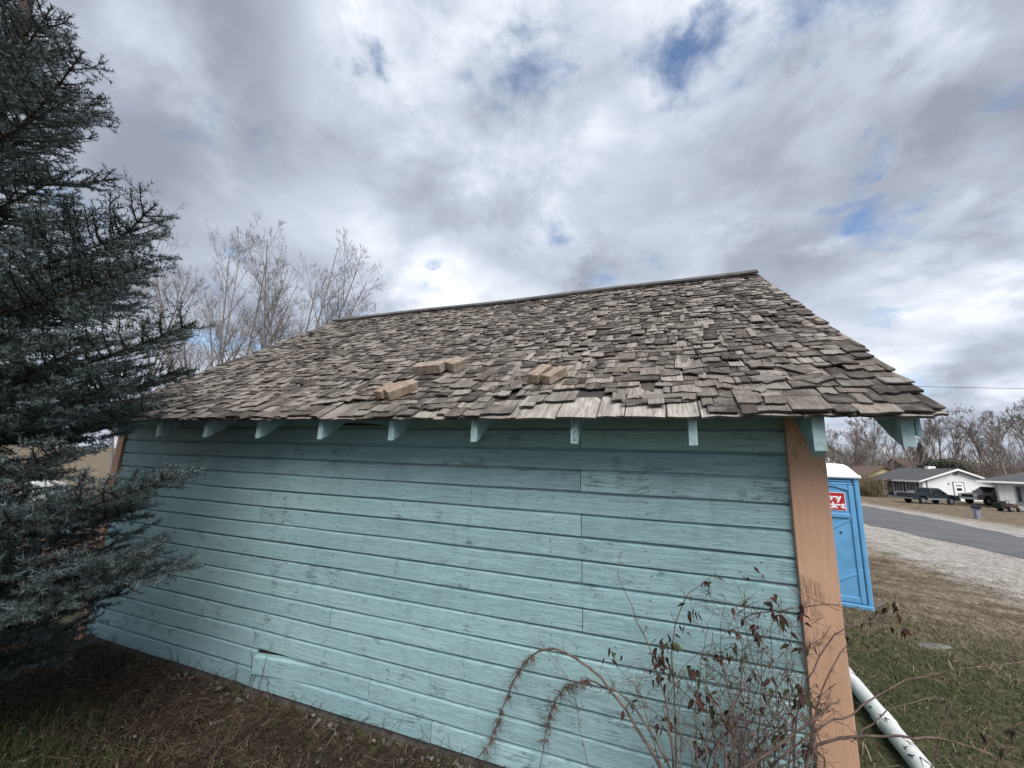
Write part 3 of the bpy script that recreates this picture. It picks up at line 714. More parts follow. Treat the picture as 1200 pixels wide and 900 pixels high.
# porch side (faces -x)
def sidewin(y0, y1, z0, z1):
    w_ = MB().box(-.05, -.001, y0-.07, y1+.07, z0-.07, z1+.07).build('window', 'trim_white', h1)
    MB().box(-.065,-.05,y0,(y0+y1)/2-.03,z0,z1).build('pane','window_dark',w_); MB().box(-.065,-.05,(y0+y1)/2+.03,y1,z0,z1).build('pane','window_dark',w_)
    for a, b in ((y0-.45,y0-.09),(y1+.09,y1+.45)): MB().box(-.055,-.004,a,b,z0-.05,z1+.05).build('shutter', 'shutter', h1)
sidewin(1.0,1.8,.95,1.9); sidewin(2.9,3.8,.8,1.9); MB().box(-.06,-.002,4.5,5.4,.05,2.0).build('door','shutter',h1); sidewin(6.1,7.0,.8,1.9)
for y in (4.2, 7.5): MB().box(-1.28,-1.16,y-.06,y+.06,0,HE-.28).build('porch_post', 'trim_white', h1)
MB().box(-1.35,-.002,3.6,HL+.2,.0,.22).build('porch_floor', 'car_grey', h1)
MB().prism([(-1.5,HE-.42),(-.3,HE-.12),(-.3,HE-.02),(-1.5,HE-.32)], 'y', 3.7, HL+.35).build('porch_roof', 'roof_dark', h1)
MB().box(-1.3,-1.22,4.3,5.6,.3,.8).build('porch_rail','shutter',h1)
# second white house, cut by the picture's right edge
h2 = thing('white_cottage', 'white board cottage with a dark hipped roof at the right edge', 'house', (27.1,47.6,-.76), R_(-27))
w = MB().box(0, 9, 0, 7, 0, 2.42).build('wall', 'house_white_warm', h2)
x = 0.0
while x < 9: MB().box(x, min(x+.285,9), -.02-.006*(int(x*7) % 3), -.001, .02, 2.40).build('wall_board', 'house_white_warm', w); x += .3
rf = MB().loft([[(-1.25,-.7,2.30),(9.7,-.7,2.30),(9.7,7.7,2.30),(-1.25,7.7,2.30)], [(-1.25,-.7,2.42),(9.7,-.7,2.42),(9.7,7.7,2.42),(-1.25,7.7,2.42)], [(2.9,3.4,3.62),(6,3.4,3.62),(6,3.6,3.62),(2.9,3.6,3.62)]])
r2 = rf.build('roof', 'roof_dark', h2)
MB().box(-1.28,9.72,-.74,-.701,2.27,2.43).build('fascia', 'trim_white', r2); MB().box(-1.29,-1.251,-.74,7.7,2.27,2.43).build('fascia', 'trim_white', r2)
wn = MB().box(.95,1.85,-.09,-.02,.62,2.06).build('window', 'mail_grey', h2)
for i in range(3): MB().box(1.04+.26*i,1.04+.26*i+.2,-.11,-.085,.72,1.98).build('pane', 'window_dark' if i != 1 else 'car_grey', wn)
MB().box(.85,1.95,-.16,-.02,.5,.6).build('sill', 'mail_grey', wn)
# yellow house behind the bush
h3 = thing('yellow_house', 'small yellow house mostly hidden behind the bare shrub left of the white house', 'house', (25.4,69.4,-.5), R_(14))
MB().prism([(0,0),(5.2,0),(5.2,2.2),(2.6,3.5),(0,2.2)], 'y', 0, 6).build('wall', 'house_yellow', h3)
rf = MB()
for s in (0,1):
    X = (lambda x: 5.2-x) if s else (lambda x: x)
    rf.prism([(X(-.4),2.02),(X(2.6),3.62),(X(2.6),3.5),(X(-.4),1.9)], 'y', -.4, 6.3)
rf.build('roof', 'roof_brown', h3); window(h3, 1.0, 2.0, .9, 1.9, 0)
# brown-roofed house and pale gabled house on the hillside
h4 = thing('brown_roof_house', 'low house with a reddish brown roof among the trees behind the white house', 'house', (42.0,95.3,.9), R_(8))
MB().box(0,11,0,8,0,2.2).build('wall', 'house_white_warm', h4)
MB().prism([(-.5,2.1),(8.5,2.1),(4,4.3)], 'x', -.5, 11.5).build('roof', 'roof_brown', h4); window(h4, 2, 3.2, .8, 1.8, 0); window(h4, 6, 7.2, .8, 1.8, 0)
h5 = thing('hill_house', 'pale two-storey gabled house on the hill behind the portable toilet', 'house', (30.5,107.,1.6), R_(15))
MB().prism([(0,0),(5.5,0),(5.5,4.6),(2.75,6.4),(0,4.6)], 'y', 0, 9).build('wall', 'house_white_warm', h5)
rf = MB()
for s in (0,1):
    X = (lambda x: 5.5-x) if s else (lambda x: x)
    rf.prism([(X(-.4),4.34),(X(2.75),6.55),(X(2.75),6.38),(X(-.4),4.16)], 'y', -.4, 9.3)
rf.build('roof', 'roof_dark', h5); window(h5, 1, 1.9, 3.0, 4.1, 0); window(h5, 3.5, 4.4, 3.0, 4.1, 0); window(h5, 2.3, 3.2, .9, 2.1, 0)

# ================================================================== VEHICLES
def wheel(par, x, y, r, side, rimm='rim'):
    w = MB().disc((x,y,r), 'y', r, -.11, .11, 20).build('wheel', 'tyre', par, bevel=.03)
    MB().disc((x,y+side*.112,r), 'y', r*.58, -.015, .012, 16, r*.5).build('rim', rimm, w)
    MB().disc((x,y+side*.125,r), 'y', r*.15, -.01, .012, 10).build('hub', 'chrome', w)
def arch(x0, x1, cx, r, z, n=7):
    """lower edge polygon with a wheel arch"""
    return [(cx+r*math.cos(a), z+r*math.sin(a)) for a in [math.pi-k*math.pi/(n-1) for k in range(n)]]
def vehicle(name, label, loc, rz, kind, body, flip=False):
    """local x forward, y left; z up"""
    t = thing(name, label, 'truck' if kind == 'pickup' else 'car', loc, rz)
    L = 5.3 if kind == 'pickup' else 4.7; wb = ((1.2, 4.35) if kind == 'pickup' else (.95, 3.7)); hw = .95; r = .37
    low = [(0,.48)]+arch(0,0,wb[0],.45,.46)+arch(0,0,wb[1],.45,.46)+[(L,.46),(L+.03,.72),(L-.05,1.0)]
    top = ([(L-1.35,1.12),(L-1.75,1.14),(2.15,1.16),(2.15,1.12),(.02,1.10)] if kind == 'pickup' else [(L-1.2,1.10),(L-1.35,1.12),(.05,1.12)])
    MB().prism(low+top, 'y', -hw, hw).build('body', body, t, bevel=.04)
    if kind == 'pickup': gh = [(2.18,1.13),(2.28,1.74),(3.32,1.76),(4.12,1.12)]
    else: gh = [(.08,1.10),(.25,1.72),(2.45,1.74),(3.35,1.10)]
    def ins(p, k): 
        c = (sum(a for a,_ in p)/len(p), sum(b for _,b in p)/len(p)); return [(c[0]+(a-c[0])*k, c[1]+(b-c[1])*k) for a,b in p]
    cab = MB().loft([[(a,-hw*(.97 if b < 1.3 else .80),b) for a,b in gh], [(a,hw*(.97 if b < 1.3 else .80),b) for a,b in gh]]).build('cab', body, t, bevel=.05)
    splits = ([(2.32,2.86),(2.94,3.90)] if kind == 'pickup' else [(.32,1.15),(1.22,1.95),(2.02,3.1)])
    for a, b in splits:
        for s in (-1, 1):
            tp = lambda x: (gh[1][0]+.06 if x < gh[1][0]+.3 else x); 
            xr_ = min(b, 3.28 if kind == 'pickup' else 2.42)
            yb, ytp = s*hw*.965, s*hw*.83
            q4 = [(a,yb,1.17),(b,yb,1.17),(xr_,ytp,1.64),(max(a, gh[1][0]+.06),ytp,1.64)]
            MB().loft([q4, [(x_, y_+s*.025, z_+.006) for x_,y_,z_ in q4]]).build('window', 'window_dark', cab)
    if kind == 'pickup':
        MB().box(.12,1.90,-.78,.78,1.09,1.125).build('bed', 'tyre', t)
        ws = [(4.04,1.18),(3.36,1.70)]
    else: ws = [(3.26,1.17),(2.52,1.68)]
    MB().loft([[(ws[0][0]+.03,-.80,ws[0][1]),(ws[0][0]+.03,.80,ws[0][1]),(ws[1][0]+.03,.66,ws[1][1]),(ws[1][0]+.03,-.66,ws[1][1])],[(ws[0][0],-.80,ws[0][1]-.02),(ws[0][0],.80,ws[0][1]-.02),(ws[1][0],.66,ws[1][1]-.02),(ws[1][0],-.66,ws[1][1]-.02)]]).build('windscreen', 'window_dark', cab)
    for s in (-1, 1):
        for x in wb: wheel(t, x, s*(hw-.12), r, s)
        MB().box(L-.04,L+.045,s*.72-.16,s*.72+.16,.78,.95).build('headlight', 'lamp', t)
        MB().box(-.03,.05,s*.82-.08,s*.82+.08,.78,1.02).build('tail_light', 'red_brown', t)
        MB().box(wb[0]+.5,wb[1]-.5,s*(hw-.01)-.02,s*(hw-.01)+.02,.48,.66).build('rocker_panel', 'car_grey', t)
        MB().box((3.45 if kind == 'pickup' else 2.75),(3.6 if kind == 'pickup' else 2.9),s*(hw+.02)-.0,s*(hw+.2),1.17,1.34).build('mirror', 'lamp' if kind != 'pickup' else body, t)
        MB().box((2.6 if kind == 'pickup' else 1.8),(2.75 if kind == 'pickup' else 1.95),s*(hw+.01)-.015,s*(hw+.01)+.015,1.0,1.04).build('door_handle', 'car_grey', t)
    MB().box(L-.06,L+.12,-hw,hw,.46,.66).build('bumper', 'chrome' if kind != 'pickup' else 'car_grey', t, bevel=.03); MB().box(-.14,.04,-hw,hw,.48,.64).build('bumper', 'car_grey', t, bevel=.03)
    MB().box(L-.03,L+.05,-.5,.5,.70,.95).build('grille', 'tyre', t)
    return t
vehicle('pickup_truck', 'dark blue-black pickup truck parked in front of the white house', (20.9,48.9,-.73), R_(21), 'pickup', 'car_black').scale = (.86,.86,.86)
vehicle('parked_car', 'tan sport utility car with its rear hidden behind the white cottage', (31.9,54.2,-.70), R_(200), 'suv', 'car_tan')
# mailbox
mx = thing('mailbox', 'grey mailbox on a short post across the road', 'mailbox', (17.12,31.76,-.60), R_(15))
MB().box(-.12,.12,-.10,.10,0,.60).build('post', 'mail_grey', mx, bevel=.01)
MB().prism([(-.11,.60),(.11,.60),(.11,.72)]+[(.11*math.cos(a),.72+.10*math.sin(a)) for a in (.5,1.05,1.57,2.1,2.64)]+[(-.11,.72)], 'y', -.20, .20).build('box', 'car_black', mx)
# small tractor mower
mo = thing('lawn_tractor', 'dark red-brown riding mower parked beside the white cottage', 'mower', (24.9,43.4,-.72), R_(25)); mo.scale = (.8,.8,.8)
MB().prism([(-.1,.35),(1.25,.30),(1.3,.62),(.75,.80),(.55,.62),(.1,.62),(.0,1.02),(-.12,1.02)], 'y', -.28, .28).build('body', 'red_brown', mo, bevel=.03)
for s in (-1,1): wheel(mo, .15, s*.42, .30, s, 'car_grey'); wheel(mo, 1.15, s*.36, .20, s, 'car_grey')
MB().tube([(.72,0,.75),(.55,0,1.05)], .03, 6).build('steering_column', 'tyre', mo); MB().disc((.55,0,1.06),'z',.18,-.015,.015,14).build('steering_wheel','tyre',mo)
MB().box(-.75,-.12,-.35,.35,.28,.85).build('grass_bin', 'tyre', mo, bevel=.05)
# motorcycle
mc = thing('motorcycle', 'blue and white motorcycle at the right edge by the cottage', 'motorcycle', (26.9,43.9,-.72), R_(20))
for x in (0, 1.35):
    wv = MB()
    for k in range(20):
        pass
    ring = [[(x+(.31+.06*math.cos(b))*math.cos(a), .05*math.sin(b), .31+(.31-.06+.06*math.cos(b))*math.sin(a)*.98) for b in [2*math.pi*j/6 for j in range(6)]] for a in [2*math.pi*i/20 for i in range(21)]]
    w_ = wv.loft(ring, caps=False).build('wheel', 'tyre', mc)
    MB().disc((x,0,.31),'y',.09,-.05,.05,10).build('hub','chrome',w_)
    for k in range(6):
        a = k*math.pi/3; MB().tube([(x,0,.31),(x+.27*math.cos(a),0,.31+.27*math.sin(a))], .012, 4).build('spoke','chrome',w_)
MB().tube([(0,.07,.31),(.28,.07,.98)], .025, 6).build('fork','chrome',mc); MB().tube([(0,-.07,.31),(.28,-.07,.98)], .025, 6).build('fork','chrome',mc)
MB().tube([(.22,-.35,1.02),(.28,0,1.0),(.22,.35,1.02)], .016, 6).build('handlebar','tyre',mc)
MB().prism([(.25,.55),(.95,.38),(1.2,.55),(1.0,.78),(.75,.92),(.42,.92),(.12,.90)], 'y', -.16, .16).build('fairing','moto_blue',mc,bevel=.05)
MB().prism([(-.34,.45),(-.2,.66),(.12,.72),(.3,.55),(.05,.64),(-.15,.60)], 'y', -.07, .07).build('mudguard','moto_white',mc,bevel=.02)
MB().prism([(.8,.84),(1.5,.86),(1.75,.98),(1.5,.95),(.85,.92)], 'y', -.13, .13).build('seat','tyre',mc,bevel=.03)
MB().prism([(.05,.92),(.3,.95),(.12,1.22),(.02,1.1)], 'y', -.13, .13).build('windshield','moto_white',mc)
# overhead wire
xs = np.linspace(-60, 90, 60); a = Vector((23.589,48.308,10.591)); b = Vector((32.681,51.746,10.673)); dd = (b-a)/(b-a).length
mb = MB(); mb.tube([a+dd*float(t)+Vector((0,0,.0006*float(t)**2-.006)) for t in xs], .022, 5)
tag(mb.build('overhead_wire', 'wire'), 'thin overhead wire crossing the sky right of the roof', 'wire')
# things behind the spruce, left of the shed
bd = MB(); rs = np.random.RandomState(9); rings = []
for k in range(7):
    z = -.2+1.0*k/6; rr = .75*math.sqrt(max(.02, 1-((k-1.5)/4.6)**2)); rings.append([(rr*(1+rs.uniform(-.12,.12))*math.cos(t)*1.2, rr*(1+rs.uniform(-.12,.12))*math.sin(t), z+rs.uniform(-.04,.04)) for t in [2*math.pi*j/11 for j in range(11)]])
o = bd.loft(rings).build('boulder', 'stone', None, bevel=.03); o.location = (-20.6,5.0,-.05); tag(o, 'pale boulder showing through the spruce boughs at far left', 'boulder')
MATS['stone_pale'] = plain('stone_pale', (.42,.42,.42), .9, .35, 3); o.data.materials[0] = MATS['stone_pale']
lp = thing('lumber_pile', 'pile of reddish-brown boards beyond the left corner of the shed', 'lumber', (-9.6,1.15,-.07), R_(8))
for i in range(9):
    for j in range(3):
        if i > 6 and j != 1: continue
        MB().box(-1.1+random.uniform(-.1,.1), 1.1+random.uniform(-.12,.12), j*.24, j*.24+.21, .12*i+.05, .12*i+.14).build('plank', 'lumber', lp)

# ================================================================== BARE TREES
def grow(seed, H, nstem=1, stems=None, spread=.35, levels=4, kids=(9,7,6,5), ratio=(.55,.5,.5,.5), ang=(38,42,45,48), trop=(.25,.18,.12,.05), r0=.16, start=.3, lean=0.12, wig=.06):
    rs = np.random.RandomState(seed); np_ = 7
    dirs = []; 
    for i in range(nstem):
        a = 2*math.pi*(i+rs.rand()*.6)/max(nstem,1); k = spread*rs.uniform(.5,1.1) if nstem > 1 else lean*rs.uniform(.2,1)
        dirs.append((math.cos(a)*k, math.sin(a)*k, 1))
    if stems: nstem = len(stems); dirs = [(a*.936-b*.349, a*.349+b*.936, 1) for a, b, _ in stems]
    Dv = norm(np.array(dirs)); L = H*rs.uniform(.85,1.,nstem) if nstem > 1 else np.array([H*.9]); B = np.zeros((nstem,3)); L = np.array([H*c*math.sqrt(1+a*a+b*b) for a, b, c in stems]) if stems else L; B[:,:2] = Dv[:,:2]*.15*H/10
    R0 = np.full(nstem, r0); lev = []; 
    for lv in range(levels+1):
        n = len(B); P = np.empty((n,np_,3)); P[:,0] = B; d = Dv.copy()
        tr = ([.04]+list(trop))[lv]; w = wig*(1+.6*lv)
        for k in range(1, np_):
            d = norm(d+rs.normal(0, w, (n,3))+np.array([0,0,tr*.35])); P[:,k] = P[:,k-1]+d*(L/(np_-1))[:,None]
        taper = np.linspace(1, .18, np_); Rr = R0[:,None]*taper; lev.append((P, Rr))
        if lv == levels: break
        K = kids[lv]; t = np.sort(rs.uniform(start if lv == 0 else .15, 1., (n,K)), 1); seg = np.minimum((t*(np_-1)).astype(int), np_-2); fr = t*(np_-1)-seg
        ii = np.arange(n)[:,None]; b = P[ii,seg]*(1-fr[...,None])+P[ii,seg+1]*fr[...,None]; pd = norm(P[ii,seg+1]-P[ii,seg])
        rnd = norm(np.cross(pd, rs.normal(0,1,(n,K,3)))); an = np.radians(ang[lv]*rs.uniform(.6,1.25,(n,K)))[...,None]
        Dv = norm(pd*np.cos(an)+rnd*np.sin(an)+np.array([0,0,tr])).reshape(-1,3)
        L = ((L[:,None]*ratio[lv])*(1.15-.75*t)*rs.uniform(.7,1.2,(n,K))).reshape(-1); B = b.reshape(-1,3)
        pr = R0[:,None]*(1-.82*t); R0 = np.maximum(pr*.62, .004).reshape(-1)
    return lev
def tree_meshes(name, lev, rmin, sides=(8,5,4,3,3)):
    wood = [tubes(P, np.maximum(Rr, rmin), sides[i]) for i, (P, Rr) in enumerate(lev[:2])]
    twig = []
    for i, (P, Rr) in enumerate(lev[2:]):
        st = (2,3,3)[min(i,2)]; P = P[:,::st]; Rr = Rr[:,::st]
        twig.append(tubes(P, np.maximum(Rr, rmin*(.8 if i else 1)), 3))
    a = cat_geo(wood); b = cat_geo(twig)
    return np_mesh('trunk', a[0], a[1], smooth=True), np_mesh('crown', b[0], b[1], smooth=True)
def tree(name, label, meshes, loc, rz=0., s=1., mats=('bark_grey','bark_grey'), group=None, sx=1.):
    t = thing(name, label, 'tree', loc, rz, group)
    for nm, me in zip(('trunk','crown'), meshes):
        o = link(nm, me, mats[0] if nm == 'trunk' else mats[1], t); o.scale = (s*sx, s*sx, s)
    return t
# multi-stemmed bare trees behind the roof, left
def birch(seed, H, stems):
    return tree_meshes('a', grow(seed, H, stems=stems, levels=4, kids=(12,7,5,2), ratio=(.40,.48,.50,.75), ang=(32,38,40,42), trop=(.14,.08,.05,.03), r0=.065, start=.28, wig=.022), .0036)
mA = birch(21, 10.6, [(-.42,.1,.86),(-.30,-.2,.97),(-.16,.2,1.0),(-.05,-.1,.9),(.10,.15,.96),(.22,-.15,.85),(.05,.4,.8)])
mB = birch(33, 10.8, [(-.22,.2,.9),(-.08,-.1,1.0),(.04,.2,.97),(.16,-.1,.99),(.27,.1,.93),(.40,-.2,.84),(.33,.3,.8)])
mC = birch(47, 10.2, [(-.3,.1,.85),(-.12,-.1,1.0),(.05,.1,.93),(.2,-.1,.95),(.3,.2,.8)])
tree('bare_tree', 'tall bare many-stemmed tree rising left of the ridge, the middle of three', mA, (-17.0,8.0,-.07), 0., 1.02, ('bark_grey','bark_grey'), 'bare trees behind the shed')
tree('bare_tree', 'bare fan-shaped many-stemmed tree closest to the ridge cap', mB, (-15.7,9.5,-.07), 0., 1., ('bark_grey','bark_grey'), 'bare trees behind the shed')
tree('bare_tree', 'bare pale-stemmed tree half hidden behind the spruce boughs', mC, (-23.0,8.0,-.07), 0., 1.02, ('bark_grey','bark_grey'), 'bare trees behind the shed')
# hillside trees, right
far = [tree_meshes('f%d' % i, grow(60+i, 12., nstem=1 if i % 2 else 2, spread=.25, kids=(14,8,6,4), ratio=(.48,.5,.5,.5), ang=(38,40,42,44), trop=(.35,.2,.12,.08), r0=.15, start=.18), .011) for i in range(4)]
big = tree_meshes('g', grow(80, 10.8, nstem=3, spread=.5, kids=(14,9,6,4), ratio=(.55,.52,.5,.5), ang=(48,46,46,48), trop=(.12,.06,.0,-.06), r0=.17, start=.15, wig=.09), .010)
tree('bare_tree', 'broad bare tree with arching limbs behind the portable toilet', big, (27.0,77.5,-.2), 2.2, .98, ('bark_brown','bark_brown'), 'bare trees on the hillside')
spots = [(37.5,83,.95,'bare tree above the ridge of the white house'),(43,84,1.0,'bare tree above the right slope of the white house roof'),(47.5,82,.95,'bare tree above the cottage roof, left of the two tallest'),(52,86,1.12,'tall bare tree above the cottage roof'),(57,88,1.15,'tallest bare tree at the right edge of the hillside'),
         (33,92,.9,'bare tree behind the broad arching tree, right side'),(28,96,.8,'bare tree behind the broad arching tree, left side'),(40,97,1.05,'bare tree behind the dark conifer'),(48,99,1.05,'bare tree in the second row above the white house vent'),(55,101,1.1,'bare tree in the second row near the right edge'),(63,97,1.1,'bare tree in the second row at the right edge'),
         (23.5,88,.62,'small bare tree just right of the hill house'),(60,108,1.1,'bare tree in the rear row at right'),(50,112,1.1,'bare tree in the rear row above the truck'),(42,110,1.05,'bare tree in the rear row at centre'),(35,112,1.0,'bare tree in the rear row behind the arching tree'),(68,104,1.15,'bare tree in the rear row beyond the right edge'),(58,79,.8,'bare tree close behind the cottage')]
for i, (x, y, s, lab) in enumerate(spots):
    tree('bare_tree', lab, far[i % 4], (x, y, float(gnd(x, y))-.1), i*1.3, s*random.uniform(.94,1.04), ('bark_brown','bark_brown'), 'bare trees on the hillside', 1.0)
# leafless hillside brush that reads as one mass
def brush():
    rs = np.random.RandomState(77); n = 7000
    x = rs.uniform(20, 95, n); y = 84+rs.uniform(0, 40, n)-.15*(x-45); z = gnd(x, y); h = rs.uniform(1.2, 6.5, n)
    P = np.empty((n,4,3)); P[:,0] = np.stack([x,y,z],-1); d = norm(np.stack([rs.normal(0,.3,n),rs.normal(0,.3,n),np.ones(n)],-1))
    for k in range(1,4): d = norm(d+rs.normal(0,.14,(n,3))); P[:,k] = P[:,k-1]+d*(h/3)[:,None]
    Rr = np.linspace(.035,.016,4)[None]*np.ones((n,1)); V, F = tubes(P, Rr, 3)
    tag(link('brush', np_mesh('brush', V, F), 'bark_brown'), 'leafless brown brush covering the hillside behind the houses', 'brush', kind='stuff')
brush()
# clump evergreens behind the white house
def needle_clump(rs, n, shape, size):
    """n small leaf quads filling a volume given by shape(rs,n)->points"""
    p = shape(rs, n); a = norm(rs.normal(0,1,(n,3))); b = norm(np.cross(a, rs.normal(0,1,(n,3)))); s = size*rs.uniform(.5,1.2,(n,1))
    V = np.stack([p-a*s*.5, p+b*s*.35, p+a*s*.5, p-b*s*.35], 1).reshape(-1,3); F = np.arange(n*4).reshape(n,4); return V, F
def bushy(name, label, loc, rx, rz_, n, size, mat, cone=False, cat='tree', group=None):
    rs = np.random.RandomState(int(abs(loc[0])*13) % 1000)
    def shape(rs, n):
        if cone:
            t = rs.rand(n)**.7; a = rs.uniform(0, 2*math.pi, n); r = rx*(1-t)*(.55+.45*rs.rand(n))*(1+.18*np.sin(t*38)); return np.stack([r*np.cos(a), r*np.sin(a), .3+t*rz_], -1)
        lob = norm(rs.normal(0,1,(26,3)))*np.array([rx,rx,rz_*.5])*.75; k = rs.randint(26, size=n); return lob[k]+rs.normal(0,1,(n,3))*np.array([rx*.2,rx*.2,rz_*.11])+np.array([0,0,rz_*.55])
    t = thing(name, label, cat, loc, 0, group); V, F = needle_clump(rs, n, shape, size)
    link('crown', np_mesh('crown', V, F), mat, t); MB().tube([(0,0,-.3),(0,0,rz_*.6)], [.16,.06], 7).build('trunk', 'bark_brown', t)
bushy('evergreen_bush', 'dark spreading evergreen behind the white house roof', (37.5,75.5,.3), 3.0, 3.9, 5200, .30, 'evergreen', cat='bush')
bushy('conifer', 'dark pointed conifer on the hillside left of the evergreen bush', (45.5,99.,1.1), 2.4, 6.8, 2600, .5, 'evergreen_far', cone=True)
# bare shrub in front of the yellow house
sh = thing('shrub', 'leafless straw-coloured shrub in front of the yellow house', 'shrub', (22.0,59.0,-.72))
rs = np.random.RandomState(4); n = 420; P = np.empty((n,5,3)); P[:,0] = np.stack([rs.normal(0,.5,n),rs.normal(0,.5,n),np.zeros(n)],-1); d = norm(np.stack([rs.normal(0,.4,n),rs.normal(0,.4,n),np.ones(n)],-1)); h = rs.uniform(1.2,3.0,n)
for k in range(1,5): d = norm(d+rs.normal(0,.16,(n,3))); P[:,k] = P[:,k-1]+d*(h/4)[:,None]
V, F = tubes(P, np.linspace(.03,.014,5)[None]*np.ones((n,1)), 3); m_bark('bark_straw', (.13,.105,.065), (.25,.205,.13)); link('branches', np_mesh('branches', V, F), 'bark_straw', sh)

# ================================================================== SPRUCE
def spruce(loc, H=6.4, base_r=1.80):
    T = thing('spruce_tree', 'large blue-grey spruce crowding the left end of the shed', 'tree', loc)
    rs = np.random.RandomState(15); L0 = np.array(loc)
    MB().tube([(0,0,-.1),(0,0,.6),(.03,.02,2.5),(.0,.05,5),(0,0,H)], [.17,.14,.11,.065,.01], 10).build('trunk', 'bark_spruce', T, smooth=True)
    boughs = []    # base, tip target, length
    z = .30
    while z < H-.25:
        nb = 5 if z < 3.6 else (6 if z < 4.3 else 9); a0 = rs.uniform(0, 6.28)
        for i in range(nb):
            a = a0+2*math.pi*i/nb+rs.normal(0,.16); L = min(1.12, (6.2-z)*.37, .85+.5*z)*rs.uniform(.55,1.08)
            boughs.append((z+rs.normal(0,.06), a, L, None))
        z += .30
    # boughs that reach out towards the camera side
    def aim(tip, z0, k=1.): 
        v = Vector(tip)-Vector((loc[0], loc[1], loc[2])); boughs.append((z0-loc[2], math.atan2(v.y, v.x), math.hypot(v.x, v.y), v.z))
    for (x, y, zt_, z0) in [(-4.627,-1.806,4.806,4.31),(-4.376,-1.694,4.462,4.01),(-4.456,-1.662,4.158,3.76),(-4.682,-1.544,3.701,3.35),(-3.783,-1.412,3.398,2.9),(-4.043,-1.334,3.334,2.88),(-3.763,-1.381,3.019,2.62),(-4.384,-1.298,3.056,2.71),(-3.572,-1.184,2.682,2.18),
            (-3.808,-1.059,2.432,2.08),(-3.876,-1.138,2.162,1.91),(-3.85,-1.37,2.279,1.98),(-3.635,-1.07,1.751,1.4),(-4.124,-.986,1.498,1.35),(-3.69,-.863,1.173,1.07),(-3.719,-1.116,1.291,1.19),(-4.224,-.907,.935,.94),(-4.445,-.949,.732,.78),(-4.613,-.966,.502,.6),(-4.133,-1.324,1.009,1.01),(-3.973,-1.474,1.502,1.4),(-3.966,-1.439,1.872,1.67),(-4.211,-1.617,2.813,2.51),(-3.9,-1.532,2.446,2.15)]:
        aim((x, y, zt_), z0)
    for (z0, a, L, zt) in boughs:
        dirh = np.array([math.cos(a), math.sin(a), 0.]); wz = z0+loc[2]
        # keep clear of the shed wall and roof
        ty = loc[1]+math.sin(a)*L; tx = loc[0]+math.cos(a)*L
        lim = -.10 if wz < 2.0 else (-.45 if wz < 2.35 else -OH+(wz-ZE-.25)/S)
        if zt is None and ty > lim and tx > XL-.4:
            L *= max(.25, (lim-loc[1])/max(.05, ty-loc[1]))
        if L < .25: continue
        tipx, tipy = loc[0]+math.cos(a)*L, loc[1]+math.sin(a)*L
        toward = (math.cos(a)*.95-math.sin(a)*.3)     # +1 towards the camera
        lowres = wz > 5.0 or toward < -.25
        npt = 9; t = np.linspace(0, 1, npt)
        if zt is None: rise = L*(-.15+.12*wz)  # lower boughs droop
        else: rise = zt-z0
        zc = z0+rise*t+(-.10*L)*np.sin(math.pi*t*.95)+.10*L*np.clip(t-.65,0,1)**1.2*(zt is None)
        side = np.array([-dirh[1], dirh[0], 0.]); bend = rs.normal(0,.05)*L
        ax = np.outer(t*L, dirh)+np.outer(bend*np.sin(math.pi*t), side); ax[:,2] = zc
        wood = [tubes(ax[None], (np.linspace(.012+.004*L,.003,npt))[None], 6)]
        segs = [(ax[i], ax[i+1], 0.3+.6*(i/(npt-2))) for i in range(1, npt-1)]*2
        # secondary branchlets
        ns = max(6, int(L/(.085 if not lowres else .15))); sec = []
        for k in range(ns):
            tt = .13+.85*(k+rs.rand()*.7)/ns; f = tt*(npt-1); i = min(int(f), npt-2); p = ax[i]+(ax[i+1]-ax[i])*(f-i); d = norm(ax[i+1]-ax[i])
            for sd_ in (-1, 1):
                l2 = (.10+.44*L*(1-tt)**.75*min(1., tt*2.6+.25))*rs.uniform(.7,1.15); an = R_(rs.uniform(42,60))
                v = d*math.cos(an)+side*sd_*math.sin(an)+np.array([0,0,rs.normal(.16,.22)]); v = norm(v); sec.append((p, v, l2, d))
            if rs.rand() < .55:
                l2 = rs.uniform(.06,.14)*(1.2-tt*.3); v = norm(d*.6+np.array([0,0,rs.choice([.7,-.5])])+side*rs.normal(0,.35)); sec.append((p, v, l2, d))
        SP = []
        for (p, v, l2, d) in sec:
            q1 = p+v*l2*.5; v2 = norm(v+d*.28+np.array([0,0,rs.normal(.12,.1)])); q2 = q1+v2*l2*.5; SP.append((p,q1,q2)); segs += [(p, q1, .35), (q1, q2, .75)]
            nt = int(l2/(.060 if not lowres else .10)); sv = norm(np.cross(v, [0,0,1]))
            for k in range(1, nt):
                tt = k/nt+rs.uniform(-.04,.04); pp_ = p+v*l2*tt if tt < .5 else q1+v2*l2*(tt-.5)
                for sd_ in (-1,1):
                    if rs.rand() < .12: continue
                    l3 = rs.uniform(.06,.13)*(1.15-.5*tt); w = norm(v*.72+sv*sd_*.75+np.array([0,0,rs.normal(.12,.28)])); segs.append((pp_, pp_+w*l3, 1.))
        SP = np.array(SP); wood.append(tubes(SP, np.tile([.0055,.0035,.002],(len(SP),1)), 3))
        V, F = cat_geo(wood); b = link('bough', np_mesh('bough', V, F, smooth=True), 'bark_spruce', T)
        A = np.array([s[0] for s in segs]); Bq = np.array([s[1] for s in segs]); sh_ = np.array([s[2] for s in segs]); ln = np.linalg.norm(Bq-A, axis=1)
        densn = 130 if lowres else (350 if toward > .25 else 190)
        cnt = np.maximum(2, (ln*densn).astype(int)); idx = np.repeat(np.arange(len(A)), cnt); N = len(idx); u = rs.rand(N,1)*1.04
        axd = norm(Bq-A)[idx]; base = A[idx]+(Bq-A)[idx]*np.minimum(u,1.)
